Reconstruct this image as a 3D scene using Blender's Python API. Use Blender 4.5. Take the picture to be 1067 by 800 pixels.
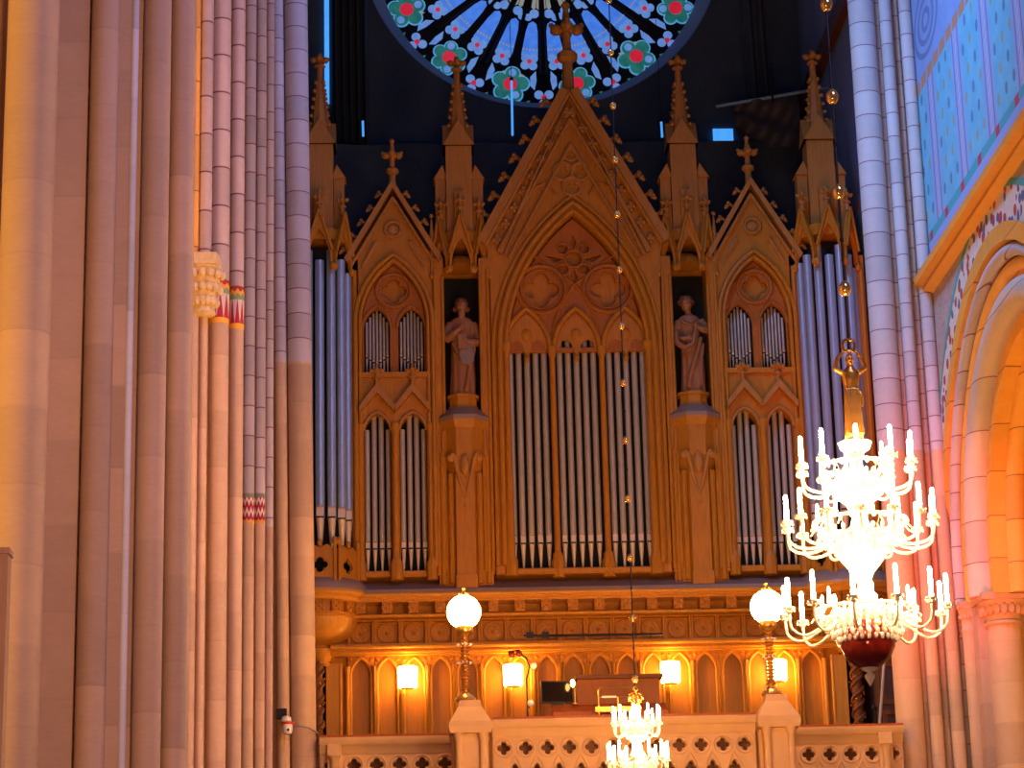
import bpy, math, random
from mathutils import Vector, Matrix
random.seed(7)
PI = math.pi
sc = bpy.context.scene
COL = sc.collection
for o in list(bpy.data.objects):
    bpy.data.objects.remove(o)

# ------------------------------------------------------------------ camera
W, H, F = 1067, 800, 2500.0
TH, ROLL, YAW = math.atan(700/2500), math.radians(1.45), math.radians(2.65)
CAM = Vector((0, 0, 1.6))
FW = Vector((math.sin(YAW)*math.cos(TH), math.cos(YAW)*math.cos(TH), math.sin(TH)))
R0 = Vector((math.cos(YAW), -math.sin(YAW), 0)); U0 = R0.cross(FW)
RT = R0*math.cos(ROLL) - U0*math.sin(ROLL)
UP = R0*math.sin(ROLL) + U0*math.cos(ROLL)
cd = bpy.data.cameras.new('camera'); cam = bpy.data.objects.new('camera', cd); COL.objects.link(cam)
cd.sensor_width = 36; cd.lens = F/W*36; cd.clip_end = 300
rot = Matrix((RT, UP, -FW)).transposed().to_4x4()
cam.matrix_world = Matrix.Translation(CAM) @ rot
sc.camera = cam

def at(x, y, Y):                       # point on the plane Y seen at photo pixel x, y
    d = FW + RT*((x-W/2)/F) - UP*((y-H/2)/F)
    return CAM + d*(Y/d.y)

# ------------------------------------------------------------------ light
sc.view_settings.view_transform = 'Standard'
sc.view_settings.look = 'None'
sc.view_settings.gamma = 1
sc.view_settings.exposure = 0.0
sc.view_settings.use_curve_mapping = False
wd = bpy.data.worlds.new('world'); sc.world = wd; wd.use_nodes = True
wd.node_tree.nodes['Background'].inputs[0].default_value = (0.10, 0.16, 0.42, 1)
wd.node_tree.nodes['Background'].inputs[1].default_value = 0.022

def light(name, kind, loc, target, power, color, size=1.0, size_y=None, spot=None, blend=.6, spread=None):
    l = bpy.data.lights.new(name, kind); l.energy = power; l.color = color
    if kind == 'AREA':
        l.shape = 'RECTANGLE'; l.size = size; l.size_y = size_y or size
        if spread: l.spread = math.radians(spread)
    else:
        l.shadow_soft_size = size
    if kind == 'SPOT':
        l.spot_size = math.radians(spot); l.spot_blend = blend
    o = bpy.data.objects.new(name, l); COL.objects.link(o); o.location = loc
    if target is not None:
        o.rotation_euler = (Vector(target)-Vector(loc)).to_track_quat('-Z', 'Y').to_euler()
    return o

BLUE = (0.16, 0.36, 1.0); WARM = (1.0, 0.50, 0.16); ORANGE = (1.0, 0.52, 0.15)
light('clerestory_daylight_right', 'AREA', (7.0, 13, 20), (-1.8, 23, 8.5), 480, (0.36, 0.38, 1.0), 5, 7, spread=95)
light('clerestory_daylight_left', 'AREA', (0.0, 26, 25), (8.3, 33.2, 15.5), 480, (0.16, 0.42, 1.0), 3, 5, spread=52)
light('clerestory_daylight_far', 'AREA', (6.5, 27, 27), (-1.7, 33.8, 18.5), 105, (0.16, 0.34, 1.0), 3, 4, spread=42)
light('clerestory_daylight_front', 'AREA', (3.0, 33, 29), (3.0, 41, 15.5), 60, (0.30, 0.50, 1.0), 5, 4)
light('nave_fill', 'AREA', (3.0, 24, 3.0), (3.0, 40, 11), 235, (1.0, 0.50, 0.13), 5, 3)  # warm fill on the organ front, for nave lamps only presumed
light('aisle_lamp_near', 'AREA', (-4.6, 16.5, 7.0), (-2.95, 17.6, 7.0), 100, (1.0, 0.54, 0.14), .4, 9)
light('aisle_lamp_mid', 'AREA', (-3.6, 21.2, 8.5), (-2.0, 24.2, 8.5), 110, (1.0, 0.46, 0.14), 1.0, 10)
light('nave_fill_left', 'AREA', (1.0, 6, 2.5), (-2.0, 20, 8.0), 200, (1.0, 0.54, 0.33), 2, 2, spread=80)  # soft frontal fill added for the nearest pier, no lamp known there
light('aisle_lamp_right', 'AREA', (11.3, 31.0, 6.0), (8.7, 33.5, 10.5), 150, (1.0, 0.42, 0.06), 1.5, 3)
light('red_glare_spot', 'SPOT', (5.6, 28.5, 3.0), (8.0, 35.8, 9.3), 4300, (1.0, 0.08, 0.10), .3, spot=28, blend=1.0)  # added unseen spot imitating the chandelier's red lens glare on the pier
light('gallery_fill', 'AREA', (3.0, 36.2, 7.0), (3.0, 40, 10.6), 50, ORANGE, 6, .5)  # added unseen fill brightening the organ front from below

# ------------------------------------------------------------------ materials
class NT:
    def __init__(s, name):
        s.m = bpy.data.materials.new(name); s.m.use_nodes = True
        s.t = s.m.node_tree; s.b = s.t.nodes['Principled BSDF']; s.geo = None
    def n(s, typ, **kw):
        x = s.t.nodes.new(typ)
        for k, v in kw.items(): setattr(x, k, v)
        return x
    def put(s, sock, v):
        if v is None: return
        if hasattr(v, 'is_output') or isinstance(v, bpy.types.NodeSocket): s.t.links.new(v, sock)
        else: sock.default_value = v
    def mt(s, op, a, b=None, c=None):
        x = s.n('ShaderNodeMath', operation=op)
        for i, v in enumerate((a, b, c)): s.put(x.inputs[i], v)
        return x.outputs[0]
    def mix(s, f, a, b):
        x = s.n('ShaderNodeMix', data_type='RGBA')
        s.put(x.inputs[0], f)
        s.put(x.inputs[6], a if not isinstance(a, tuple) else a+(1,))
        s.put(x.inputs[7], b if not isinstance(b, tuple) else b+(1,))
        return x.outputs[2]
    def pos(s):
        g = s.n('ShaderNodeNewGeometry'); x = s.n('ShaderNodeSeparateXYZ')
        s.t.links.new(g.outputs['Position'], x.inputs[0]); s.P = g.outputs['Position']
        return x.outputs
    def obj(s):
        g = s.n('ShaderNodeTexCoord'); x = s.n('ShaderNodeSeparateXYZ')
        s.t.links.new(g.outputs['Object'], x.inputs[0]); s.P = g.outputs['Object']
        return x.outputs
    def noise(s, scale, detail=4, vec=None):
        x = s.n('ShaderNodeTexNoise'); x.inputs['Scale'].default_value = scale; x.inputs['Detail'].default_value = detail
        if vec is not None: s.t.links.new(vec, x.inputs['Vector'])
        return x.outputs['Fac']
    def bump(s, h, strength=.3, dist=.02):
        x = s.n('ShaderNodeBump'); x.inputs['Strength'].default_value = strength; x.inputs['Distance'].default_value = dist
        s.t.links.new(h, x.inputs['Height']); s.t.links.new(x.outputs[0], s.b.inputs['Normal'])
    def col(s, c): s.put(s.b.inputs['Base Color'], c if not isinstance(c, tuple) else c+(1,))

def mat(name, c, rough=.5, metal=0., var=.25, scale=9., emit=None, es=0., trans=0., bump=0., spec=None):
    k = NT(name); k.obj()
    f = k.noise(scale, 5, k.P)
    d = tuple(v*(1-var) for v in c); l = tuple(min(1, v*(1+var)) for v in c)
    k.col(k.mix(f, d, l))
    k.b.inputs['Roughness'].default_value = rough; k.b.inputs['Metallic'].default_value = metal
    if trans: k.b.inputs['Transmission Weight'].default_value = trans
    if spec is not None: k.b.inputs['Specular IOR Level'].default_value = spec
    if emit:
        k.b.inputs['Emission Color'].default_value = emit+(1,); k.b.inputs['Emission Strength'].default_value = es
    if bump: k.bump(f, bump)
    return k.m

def wood(name, c, rough=.4):
    k = NT(name); k.obj()
    mp = k.n('ShaderNodeMapping'); mp.inputs['Scale'].default_value = (14, 14, 1.2)
    k.t.links.new(k.P, mp.inputs['Vector'])
    f = k.noise(2.2, 6, mp.outputs[0]); g = k.noise(1.1, 3, k.P)
    a = k.mix(f, tuple(v*.62 for v in c), tuple(min(1, v*1.35) for v in c))
    k.col(k.mix(k.mt('MULTIPLY', g, .5), a, tuple(v*.5 for v in c)))
    k.b.inputs['Roughness'].default_value = rough; k.b.inputs['Specular IOR Level'].default_value = .22
    k.bump(f, .12, .01)
    return k.m

def stone(name, c, h=.5, joint=None, jw=.018, var=.22):
    """coursed stone: each block of height h has its own tone; joint = colour of the painted joint lines"""
    k = NT(name); x, y, z = k.pos()
    oi = k.n('ShaderNodeObjectInfo')
    zz = k.mt('ADD', k.mt('DIVIDE', z, h), k.mt('MULTIPLY', oi.outputs['Random'], 9.0))
    zz = k.mt('ADD', zz, k.mt('MULTIPLY', k.noise(.9, 2, k.P), .06))
    w = k.n('ShaderNodeTexWhiteNoise', noise_dimensions='2D')
    cb = k.n('ShaderNodeCombineXYZ')
    k.put(cb.inputs[0], k.mt('FLOOR', zz)); k.put(cb.inputs[1], k.mt('MULTIPLY', oi.outputs['Random'], 50.))
    k.t.links.new(cb.outputs[0], w.inputs['Vector'])
    mp = k.n('ShaderNodeMapping'); mp.inputs['Scale'].default_value = (1, 1, 3.5); k.t.links.new(k.P, mp.inputs['Vector'])
    n = k.noise(5, 8, k.P); n2 = k.noise(16, 5, mp.outputs[0])
    t = k.mt('ADD', k.mt('MULTIPLY', w.outputs['Value'], .5), k.mt('ADD', k.mt('MULTIPLY', n, .35), k.mt('MULTIPLY', n2, .3)))
    cc = k.mix(t, tuple(v*(1-var*1.4) for v in c), tuple(min(1, v*(1+var)) for v in c))
    fr = k.mt('FRACT', zz)
    line = k.mt('LESS_THAN', fr, jw/h)
    if joint: cc = k.mix(k.mt('MULTIPLY', line, .85), cc, joint)
    else: cc = k.mix(k.mt('MULTIPLY', line, .10), cc, tuple(v*.5 for v in c))
    k.col(cc); k.b.inputs['Roughness'].default_value = .75
    k.bump(k.mt('ADD', n, k.mt('MULTIPLY', n2, .5)), .25, .01)
    return k.m

M = {}
M['wood'] = wood('varnished_oak', (0.50, 0.185, 0.014), .42)
M['wood_gold'] = wood('gilded_oak', (0.66, 0.27, 0.035), .28)
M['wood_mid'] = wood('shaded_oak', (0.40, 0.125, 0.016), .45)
M['wood_dark'] = wood('dark_oak', (0.17, 0.05, 0.012), .5)
M['wood_deep'] = wood('deep_brown_oak', (0.30, 0.085, 0.015), .42)
M['carving'] = wood('carved_oak', (0.46, 0.19, 0.04), .55)
M['figure'] = wood('figure_oak', (0.34, 0.14, 0.06), .5)
M['pipe'] = mat('tin_pipe', (0.46, 0.38, 0.31), .4, .25, .12, 3)
M['pipe_bluelit'] = mat('bluelit_tin_pipe', (0.40, 0.46, 0.56), .3, .5, .12, 3)  # blue window light on the tower pipes put into the tin colour
M['hair'] = wood('hair_oak', (0.20, 0.075, 0.03), .6)
M['pipe_mouth'] = mat('polished_tin', (0.60, 0.46, 0.36), .45, .15, .1, 6)
M['pipe_lip'] = mat('gold_lip', (1.0, 0.50, 0.10), .25, .6, .1, 6, (1, .45, .1), .0)
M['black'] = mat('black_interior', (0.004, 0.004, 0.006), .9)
M['cover'] = mat('grey_lead_cover', (0.27, 0.16, 0.115), .6, 0, .2, 3)
M['stone'] = stone('plain_stone', (0.52, 0.32, 0.21), .66)
M['stone_b'] = stone('pale_stone', (0.58, 0.36, 0.21), .60)
M['stone_j'] = stone('jointed_stone', (0.56, 0.40, 0.33), .43, (0.13, 0.02, 0.04))
M['stone_jr'] = stone('jointed_stone_small', (0.52, 0.42, 0.40), .40, (0.18, 0.03, 0.05), .016)
M['fillet'] = stone('lit_fillet', (0.66, 0.58, 0.60), .6)  # bluish-white light on this shaft put into a paler stone
M['ochre'] = stone('orange_lit_ochre', (0.80, 0.36, 0.05), .62, (0.25, 0.06, 0.02), .014)  # ochre paint with the orange light from the right put into it
M['balus'] = mat('lamplit_limestone', (0.60, 0.34, 0.14), .7, 0, .16, 4, bump=.1)  # pale stone with the warm lamplight put into its colour
M['rail'] = wood('red_handrail', (0.42, 0.09, 0.02), .35)
M['gold'] = mat('gilt_brass', (0.95, 0.55, 0.13), .2, 1., .08, 6)
M['brass'] = mat('brass', (0.80, 0.44, 0.10), .3, .85, .1, 6)
M['pale_brass'] = mat('pale_brass', (0.95, 0.76, 0.50), .4, .15, .05, 6)
M['gilt'] = mat('gilt_matt', (0.75, 0.34, 0.06), .30, .92, .1, 9)
M['candle'] = mat('candle_white', (0.9, 0.85, 0.75), .5, 0, .02, 3, (1, 0.58, 0.28), 290)
M['candle_far'] = mat('candle_white_small', (0.9, 0.85, 0.75), .5, 0, .02, 3, (1, 0.52, 0.20), 250)
M['globe'] = mat('opal_globe', (0.9, 0.85, 0.75), .4, 0, .02, 3, (1, 0.52, 0.16), 72)
M['shade'] = mat('lit_shade', (0.9, 0.8, 0.6), .6, 0, .02, 3, (1, 0.50, 0.11), 40)
M['crystal'] = mat('crystal', (0.95, 0.85, 0.70), .08, .15, .05, 20)
M['amber'] = mat('amber_glass', (0.95, 0.55, 0.15), .12, .75, .05, 20)
M['red_glass'] = mat('ruby_glass', (0.20, 0.014, 0.008), .06, .35, .1, 6)
M['post_wood'] = wood('post_oak', (0.42, 0.22, 0.15), .5)
M['iron'] = mat('dark_iron', (0.012, 0.010, 0.012), .5, .5)
M['screen'] = mat('dark_screen', (0.012, 0.006, 0.006), .12)
M['plastic'] = mat('white_plastic', (0.82, 0.72, 0.60), .4, 0, .03)
M['red'] = mat('red_plastic', (0.75, 0.02, 0.015), .4, 0, .05)
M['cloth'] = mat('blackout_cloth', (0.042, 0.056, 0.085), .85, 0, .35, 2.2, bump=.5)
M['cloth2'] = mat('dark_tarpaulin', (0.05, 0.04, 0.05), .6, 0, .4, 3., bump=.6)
M['wall_dark'] = mat('dark_plaster', (0.050, 0.075, 0.125), .85, 0, .35, .8, bump=.2)  # dark blue-grey base with mottled noise
M['reveal'] = mat('bluelit_reveal', (0.30, 0.50, 0.85), .8, 0, .2, 1)  # the window's blue light put into the reveal colour
M['tracery'] = mat('rose_stone', (0.006, 0.007, 0.014), .8, 0, .2, 3)
def glass(name, c, s, c2):
    k = NT(name); k.obj(); f = k.noise(7, 4, k.P)
    e = k.mix(k.mt('MULTIPLY', f, 1.0), c, c2)
    k.col((.02, .02, .03)); k.put(k.b.inputs['Emission Color'], e); k.b.inputs['Emission Strength'].default_value = s
    k.b.inputs['Roughness'].default_value = .2
    return k.m
M['g_blue'] = glass('pale_blue_glass', (0.03, 0.13, 0.75), .8, (0.10, 0.32, 1.0))
M['g_lobe'] = glass('sky_blue_glass', (0.08, 0.26, 0.9), .6, (0.28, 0.50, 1.0))
M['g_green'] = glass('green_glass', (0.0, 0.06, 0.06), .65, (0.04, 0.30, 0.28))
M['g_red'] = glass('red_glass', (0.55, 0.01, 0.04), .8, (0.75, 0.02, 0.05))
M['g_cream'] = glass('cream_glass', (0.40, 0.40, 0.35), .45, (0.6, 0.6, 0.5))
M['g_rim'] = glass('cyan_rim_glass', (0.04, 0.35, 0.9), .6, (0.2, 0.6, 1.0))
M['slit'] = glass('daylight_glass', (0.05, 0.30, 0.95), 1.0, (0.1, 0.45, 1.0))
M['floor'] = mat('stone_floor', (0.20, 0.15, 0.12), .5, 0, .2, 1.5)
M['aisle'] = mat('aisle_plaster', (0.55, 0.33, 0.12), .8, 0, .2, 1.)

# painted nave wall: cyan with drops, lilac stripes, beige below the string course
def painted_wall():
    k = NT('painted_plaster'); x, y, z = k.pos()
    n = k.noise(3, 6, k.P)
    cyan = k.mix(n, (0.10, 0.34, 0.46), (0.24, 0.52, 0.60))
    row = k.mt('DIVIDE', z, .38); ro = k.mt('MULTIPLY', k.mt('FLOORED_MODULO', k.mt('FLOOR', row), 2.), .5)
    u = k.mt('FRACT', k.mt('ADD', k.mt('DIVIDE', y, .44), ro)); v = k.mt('FRACT', row)
    du = k.mt('ABSOLUTE', k.mt('SUBTRACT', u, .5)); dv = k.mt('ABSOLUTE', k.mt('SUBTRACT', v, .5))
    dd = k.mt('ADD', k.mt('MULTIPLY', k.mt('MULTIPLY', du, du), 38.), k.mt('MULTIPLY', k.mt('MULTIPLY', dv, dv), 16.))
    drop = k.mt('LESS_THAN', dd, 1.)
    w = k.n('ShaderNodeTexWhiteNoise', noise_dimensions='2D'); cb = k.n('ShaderNodeCombineXYZ')
    k.put(cb.inputs[0], k.mt('FLOOR', row)); k.put(cb.inputs[1], k.mt('FLOOR', k.mt('ADD', k.mt('DIVIDE', y, .44), ro)))
    k.t.links.new(cb.outputs[0], w.inputs['Vector'])
    dc = k.mix(k.mt('GREATER_THAN', w.outputs[0], .5), (0.10, 0.17, 0.26), (0.34, 0.30, 0.16))
    c = k.mix(k.mt('MULTIPLY', drop, .85), cyan, dc)
    s = k.mt('FLOORED_MODULO', k.mt('ADD', y, .55), 1.75)          # vertical stripes
    st = k.mt('LESS_THAN', s, .62)
    sd = k.mt('ABSOLUTE', k.mt('SUBTRACT', s, .31))
    lil = k.mix(n, (0.26, 0.30, 0.50), (0.36, 0.38, 0.58))
    lil = k.mix(k.mt('LESS_THAN', k.mt('ABSOLUTE', k.mt('SUBTRACT', sd, .17)), .022), lil, (0.12, 0.14, 0.30))
    tick = k.mt('MULTIPLY', k.mt('LESS_THAN', sd, .07), k.mt('GREATER_THAN', k.mt('FRACT', k.mt('ADD', k.mt('MULTIPLY', z, 5.), k.mt('MULTIPLY', s, 6.))), .5))
    lil = k.mix(tick, lil, (0.55, 0.42, 0.42))
    c = k.mix(st, c, lil)
    hi = k.mt('MULTIPLY', k.mt('GREATER_THAN', z, 16.3), k.mt('GREATER_THAN', y, 31.0))
    ry = k.mt('DIVIDE', k.mt('SUBTRACT', y, 34.75), .95); rz = k.mt('DIVIDE', k.mt('SUBTRACT', z, 17.25), .62)
    rr = k.mt('SQRT', k.mt('ADD', k.mt('MULTIPLY', ry, ry), k.mt('MULTIPLY', rz, rz)))
    ring = k.mt('MULTIPLY', k.mt('LESS_THAN', rr, 1.), k.mt('GREATER_THAN', k.mt('FRACT', k.mt('MULTIPLY', rr, 3.2)), .55))
    up = k.mix(n, (0.20, 0.27, 0.48), (0.30, 0.36, 0.56)); up = k.mix(k.mt('MULTIPLY', ring, .6), up, (0.10, 0.11, 0.2))
    c = k.mix(hi, c, up)
    bl = k.mt('MULTIPLY', hi, k.mt('MULTIPLY', k.mt('LESS_THAN', z, 16.5), k.mt('LESS_THAN', k.mt('FRACT', k.mt('MULTIPLY', y, 2.2)), .8)))
    c = k.mix(bl, c, (0.55, 0.22, 0.10))
    edge = k.mt('MULTIPLY', k.mt('LESS_THAN', z, 13.95), k.mt('GREATER_THAN', z, 13.80))
    c = k.mix(edge, c, k.mix(k.mt('GREATER_THAN', k.mt('FRACT', k.mt('MULTIPLY', y, .9)), .8), (0.08, 0.34, 0.36), (0.5, 0.05, 0.08)))
    c = k.mix(k.mt('LESS_THAN', z, 13.80), c, (0.33, 0.36, 0.58))
    n3 = k.noise(14, 6, k.P)
    beige = k.mix(n, (0.34, 0.27, 0.21), (0.48, 0.38, 0.30))
    fl = k.mt('MULTIPLY', k.mt('GREATER_THAN', y, 34.2), k.mt('GREATER_THAN', n3, .56))
    beige = k.mix(k.mt('MULTIPLY', fl, .5), beige, (0.45, 0.12, 0.14))
    c = k.mix(k.mt('LESS_THAN', z, 13.1), c, beige)
    k.col(c); k.b.inputs['Roughness'].default_value = .8
    return k.m
M['paint'] = painted_wall()
def floral():
    k = NT('floral_band'); k.pos()
    v = k.n('ShaderNodeTexVoronoi'); v.inputs['Scale'].default_value = 6.5; k.t.links.new(k.P, v.inputs['Vector'])
    s = k.n('ShaderNodeSeparateColor'); k.t.links.new(v.outputs['Color'], s.inputs[0])
    c = k.mix(k.mt('GREATER_THAN', s.outputs[0], .70), (0.62, 0.52, 0.42), (0.40, 0.06, 0.05))
    c = k.mix(k.mt('GREATER_THAN', s.outputs[1], .70), c, (0.10, 0.10, 0.22))
    c = k.mix(k.mt('GREATER_THAN', v.outputs['Distance'], .55), c, (0.66, 0.56, 0.46))
    k.col(c); k.b.inputs['Roughness'].default_value = .8
    return k.m
M['floral'] = floral()
M['teal'] = mat('teal_line', (0.08, 0.33, 0.30), .8)
def band_mat(name, z0, z1, kind):
    k = NT(name); x, y, z = k.pos()
    t = k.mt('DIVIDE', k.mt('SUBTRACT', z, z0), z1-z0)
    o = k.n('ShaderNodeTexCoord'); so = k.n('ShaderNodeSeparateXYZ'); k.t.links.new(o.outputs['Object'], so.inputs[0])
    an = k.mt('ARCTAN2', so.outputs[1], so.outputs[0])
    a = k.mt('FRACT', k.mt('MULTIPLY', an, 6/(2*PI)*1.5))
    tri = k.mt('ABSOLUTE', k.mt('SUBTRACT', k.mt('MULTIPLY', a, 2.), 1.))
    if kind == 'lozenge':
        q = k.mt('DIVIDE', k.mt('SUBTRACT', t, .12), .60)
        c = k.mix(k.mt('GREATER_THAN', tri, q), (0.70, 0.55, 0.42), (0.50, 0.02, 0.03))
        wv = k.mt('ADD', .80, k.mt('MULTIPLY', k.mt('SINE', k.mt('MULTIPLY', an, 8.)), .03))
        c = k.mix(k.mt('GREATER_THAN', t, .68), c, (0.22, 0.32, 0.12))
        c = k.mix(k.mt('GREATER_THAN', t, wv), c, (0.85, 0.38, 0.03))
        c = k.mix(k.mt('GREATER_THAN', t, k.mt('ADD', wv, .1)), c, (0.45, 0.03, 0.02))
        c = k.mix(k.mt('LESS_THAN', t, .12), c, (0.90, 0.42, 0.03))
    else:
        q = k.mt('FRACT', k.mt('ADD', k.mt('MULTIPLY', t, 2.6), k.mt('MULTIPLY', tri, .5)))
        c = k.mix(k.mt('GREATER_THAN', q, .42), (0.75, 0.60, 0.50), (0.42, 0.015, 0.03))
        c = k.mix(k.mt('LESS_THAN', t, .10), c, (0.80, 0.36, 0.04))
        c = k.mix(k.mt('GREATER_THAN', t, .86), c, (0.25, 0.25, 0.14))
    k.col(c); k.b.inputs['Roughness'].default_value = .7
    return k.m

# ------------------------------------------------------------------ mesh builder
class MB:
    def __init__(s): s.v = []; s.f = []; s.mi = []; s.cur = 0
    def add(s, v, f):
        n = len(s.v); s.v += [tuple(p) for p in v]
        for q in f: s.f.append([i+n for i in q]); s.mi.append(s.cur)
        return s
    def use(s, i): s.cur = i; return s
    def box(s, x0, x1, y0, y1, z0, z1):
        v = [(x, y, z) for z in (z0, z1) for y in (y0, y1) for x in (x0, x1)]
        return s.add(v, [(0, 2, 3, 1), (4, 5, 7, 6), (0, 1, 5, 4), (2, 6, 7, 3), (0, 4, 6, 2), (1, 3, 7, 5)])
    def prism(s, pts, y0, y1):                      # outline in x,z pushed along y
        n = len(pts); v = [(a, y0, b) for a, b in pts]+[(a, y1, b) for a, b in pts]
        f = [tuple(range(n)), tuple(range(2*n-1, n-1, -1))]+[(i, i+n, (i+1) % n+n, (i+1) % n) for i in range(n)]
        return s.add(v, f)
    def prismx(s, pts, x0, x1):                     # outline in y,z pushed along x
        n = len(pts); v = [(x0, a, b) for a, b in pts]+[(x1, a, b) for a, b in pts]
        f = [tuple(range(n-1, -1, -1)), tuple(range(n, 2*n))]+[((i+1) % n, (i+1) % n+n, i+n, i) for i in range(n)]
        return s.add(v, f)
    def poly(s, pts, z0, z1, top=None):             # outline in x,y pushed along z (top: scaled outline)
        n = len(pts); t = top or pts
        v = [(a, b, z0) for a, b in pts]+[(a, b, z1) for a, b in t]
        f = [tuple(range(n-1, -1, -1)), tuple(range(n, 2*n))]+[(i, (i+1) % n, (i+1) % n+n, i+n) for i in range(n)]
        return s.add(v, f)
    def lathe(s, prof, c=(0, 0, 0), n=16, a0=0., a1=2*PI, fold=0, fn=0):
        full = abs(a1-a0-2*PI) < 1e-6; m = n if full else n+1
        v = []
        for (r, z) in prof:
            for i in range(m):
                a = a0+(a1-a0)*i/n; rr = r*(1+fold*math.sin(fn*a+z*3))
                v.append((c[0]+rr*math.cos(a), c[1]+rr*math.sin(a), c[2]+z))
        f = []
        for j in range(len(prof)-1):
            for i in range(n):
                k = (i+1) % m
                f.append((j*m+i, j*m+k, (j+1)*m+k, (j+1)*m+i))
        if full:
            f.append(tuple(range(m-1, -1, -1))); f.append(tuple((len(prof)-1)*m+i for i in range(m)))
        return s.add(v, f)
    def tube(s, path, rad, n=8, closed=False, rot=0.):
        P = [Vector(p) for p in path]; L = len(P)
        if not hasattr(rad, '__len__'): rad = [rad]*L
        v = []; up = None
        for i, p in enumerate(P):
            if closed: t = P[(i+1) % L]-P[i-1]
            else: t = P[min(i+1, L-1)]-P[max(i-1, 0)]
            t.normalize()
            if up is None:
                up = Vector((0, 0, 1)) if abs(t.z) < .9 else Vector((0, 1, 0))
            up = (up-t*up.dot(t)).normalized(); sd = t.cross(up)
            for k in range(n):
                a = 2*PI*k/n+rot
                v.append(p+(sd*math.cos(a)+up*math.sin(a))*rad[i])
        f = []
        for i in range(L if closed else L-1):
            j = (i+1) % L
            for k in range(n):
                q = (k+1) % n
                f.append((i*n+k, i*n+q, j*n+q, j*n+k))
        if not closed:
            f.append(tuple(range(n-1, -1, -1))); f.append(tuple((L-1)*n+k for k in range(n)))
        return s.add(v, f)
    def ball(s, c, r, nu=10, nv=7, sx=1, sy=1, sz=1):
        v = [(c[0], c[1], c[2]-r*sz)]
        for j in range(1, nv):
            t = -PI/2+PI*j/nv
            for i in range(nu):
                a = 2*PI*i/nu
                v.append((c[0]+r*sx*math.cos(t)*math.cos(a), c[1]+r*sy*math.cos(t)*math.sin(a), c[2]+r*sz*math.sin(t)))
        v.append((c[0], c[1], c[2]+r*sz)); f = []
        for i in range(nu):
            f.append((0, 1+(i+1) % nu, 1+i))
            b = 1+(nv-2)*nu
            f.append((b+i, b+(i+1) % nu, len(v)-1))
            for j in range(nv-2):
                f.append((1+j*nu+i, 1+j*nu+(i+1) % nu, 1+(j+1)*nu+(i+1) % nu, 1+(j+1)*nu+i))
        return s.add(v, f)
    def plate(s, loops, y0, th, bevel=0., axis='xz'):   # pierced slab: first loop outline, others holes
        cu = bpy.data.curves.new('tmp', 'CURVE'); cu.dimensions = '2D'; cu.fill_mode = 'BOTH'
        cu.extrude = max(th/2-bevel, 1e-4); cu.bevel_depth = bevel; cu.bevel_resolution = 0
        cu.offset = -bevel
        for lp in loops:
            sp = cu.splines.new('POLY'); sp.points.add(len(lp)-1); sp.use_cyclic_u = True
            for p, q in zip(sp.points, lp): p.co = (q[0], q[1], 0, 1)
        ob = bpy.data.objects.new('tmp', cu); me = ob.to_mesh()
        if axis == 'xz': v = [(p.co.x, y0+th/2-p.co.z, p.co.y) for p in me.vertices]
        else: v = [(y0+th/2+p.co.z, p.co.x, p.co.y) for p in me.vertices]
        s.add(v, [tuple(p.vertices) for p in me.polygons])
        ob.to_mesh_clear(); bpy.data.objects.remove(ob); bpy.data.curves.remove(cu)
        return s
    def mesh(s, name, mats, ang=40):
        me = bpy.data.meshes.new(name); me.from_pydata(s.v, [], s.f)
        if not isinstance(mats, (list, tuple)): mats = [mats]
        for m in mats: me.materials.append(M[m] if isinstance(m, str) else m)
        me.polygons.foreach_set('material_index', s.mi)
        me.validate(); me.update()
        if ang:
            me.shade_smooth(); me.set_sharp_from_angle(angle=math.radians(ang))
        return me
    def build(s, name, mats, parent=None, ang=40, shift=None):
        return link(name, s.mesh(name, mats, ang), parent, shift)

def link(name, me, parent=None, shift=None, loc=None):
    o = bpy.data.objects.new(name, me); COL.objects.link(o)
    if parent is not None: o.parent = parent
    if shift: o.matrix_parent_inverse = Matrix.Translation(shift)
    if loc: o.location = loc
    return o
def tag(o, label, cat, group=None):
    o['label'] = label; o['category'] = cat
    if group: o['group'] = group
    return o
def thing(name, loc, label, cat, group=None, rz=0):
    o = bpy.data.objects.new(name, None); COL.objects.link(o); o.location = loc; o.rotation_euler.z = rz
    o.empty_display_size = .2
    return tag(o, label, cat, group)
def struct(name, mb, mats, ang=40):
    o = mb.build(name, mats, None, ang); o['kind'] = 'structure'; return o
def dup(o, parent=None):
    c = o.copy(); COL.objects.link(c)
    if parent is not None: c.parent = parent
    for ch in o.children: dup(ch, c)
    return c

# outline helpers (x,z)
def circ(cx, cz, r, n=32): return [(cx+r*math.cos(2*PI*i/n), cz+r*math.sin(2*PI*i/n)) for i in range(n)]
def foil(cx, cz, d, rho, k=4, rot=0., seg=9):
    h = PI/k; t = d*math.cos(h)+math.sqrt(max(0, rho*rho-(d*math.sin(h))**2))
    al = math.atan2(t*math.sin(h), t*math.cos(h)-d); out = []
    for i in range(k):
        a = rot+2*PI*i/k
        for j in range(seg):
            b = -al+2*al*j/(seg-1)
            x = d+rho*math.cos(b); z = rho*math.sin(b)
            out.append((cx+x*math.cos(a)-z*math.sin(a), cz+x*math.sin(a)+z*math.cos(a)))
    return out
def arch(cx, a, zs, h, n=10):           # pointed arch, springing left -> apex -> right
    R = (a*a+h*h)/(2*a); c = cx-a+R; out = []
    t1 = math.asin(min(1, h/R)) if h <= R else PI/2
    for i in range(n+1):
        t = t1*i/n; out.append((c-R*math.cos(t), zs+R*math.sin(t)))
    return out+[(2*cx-x, z) for x, z in reversed(out[:-1])]
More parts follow.
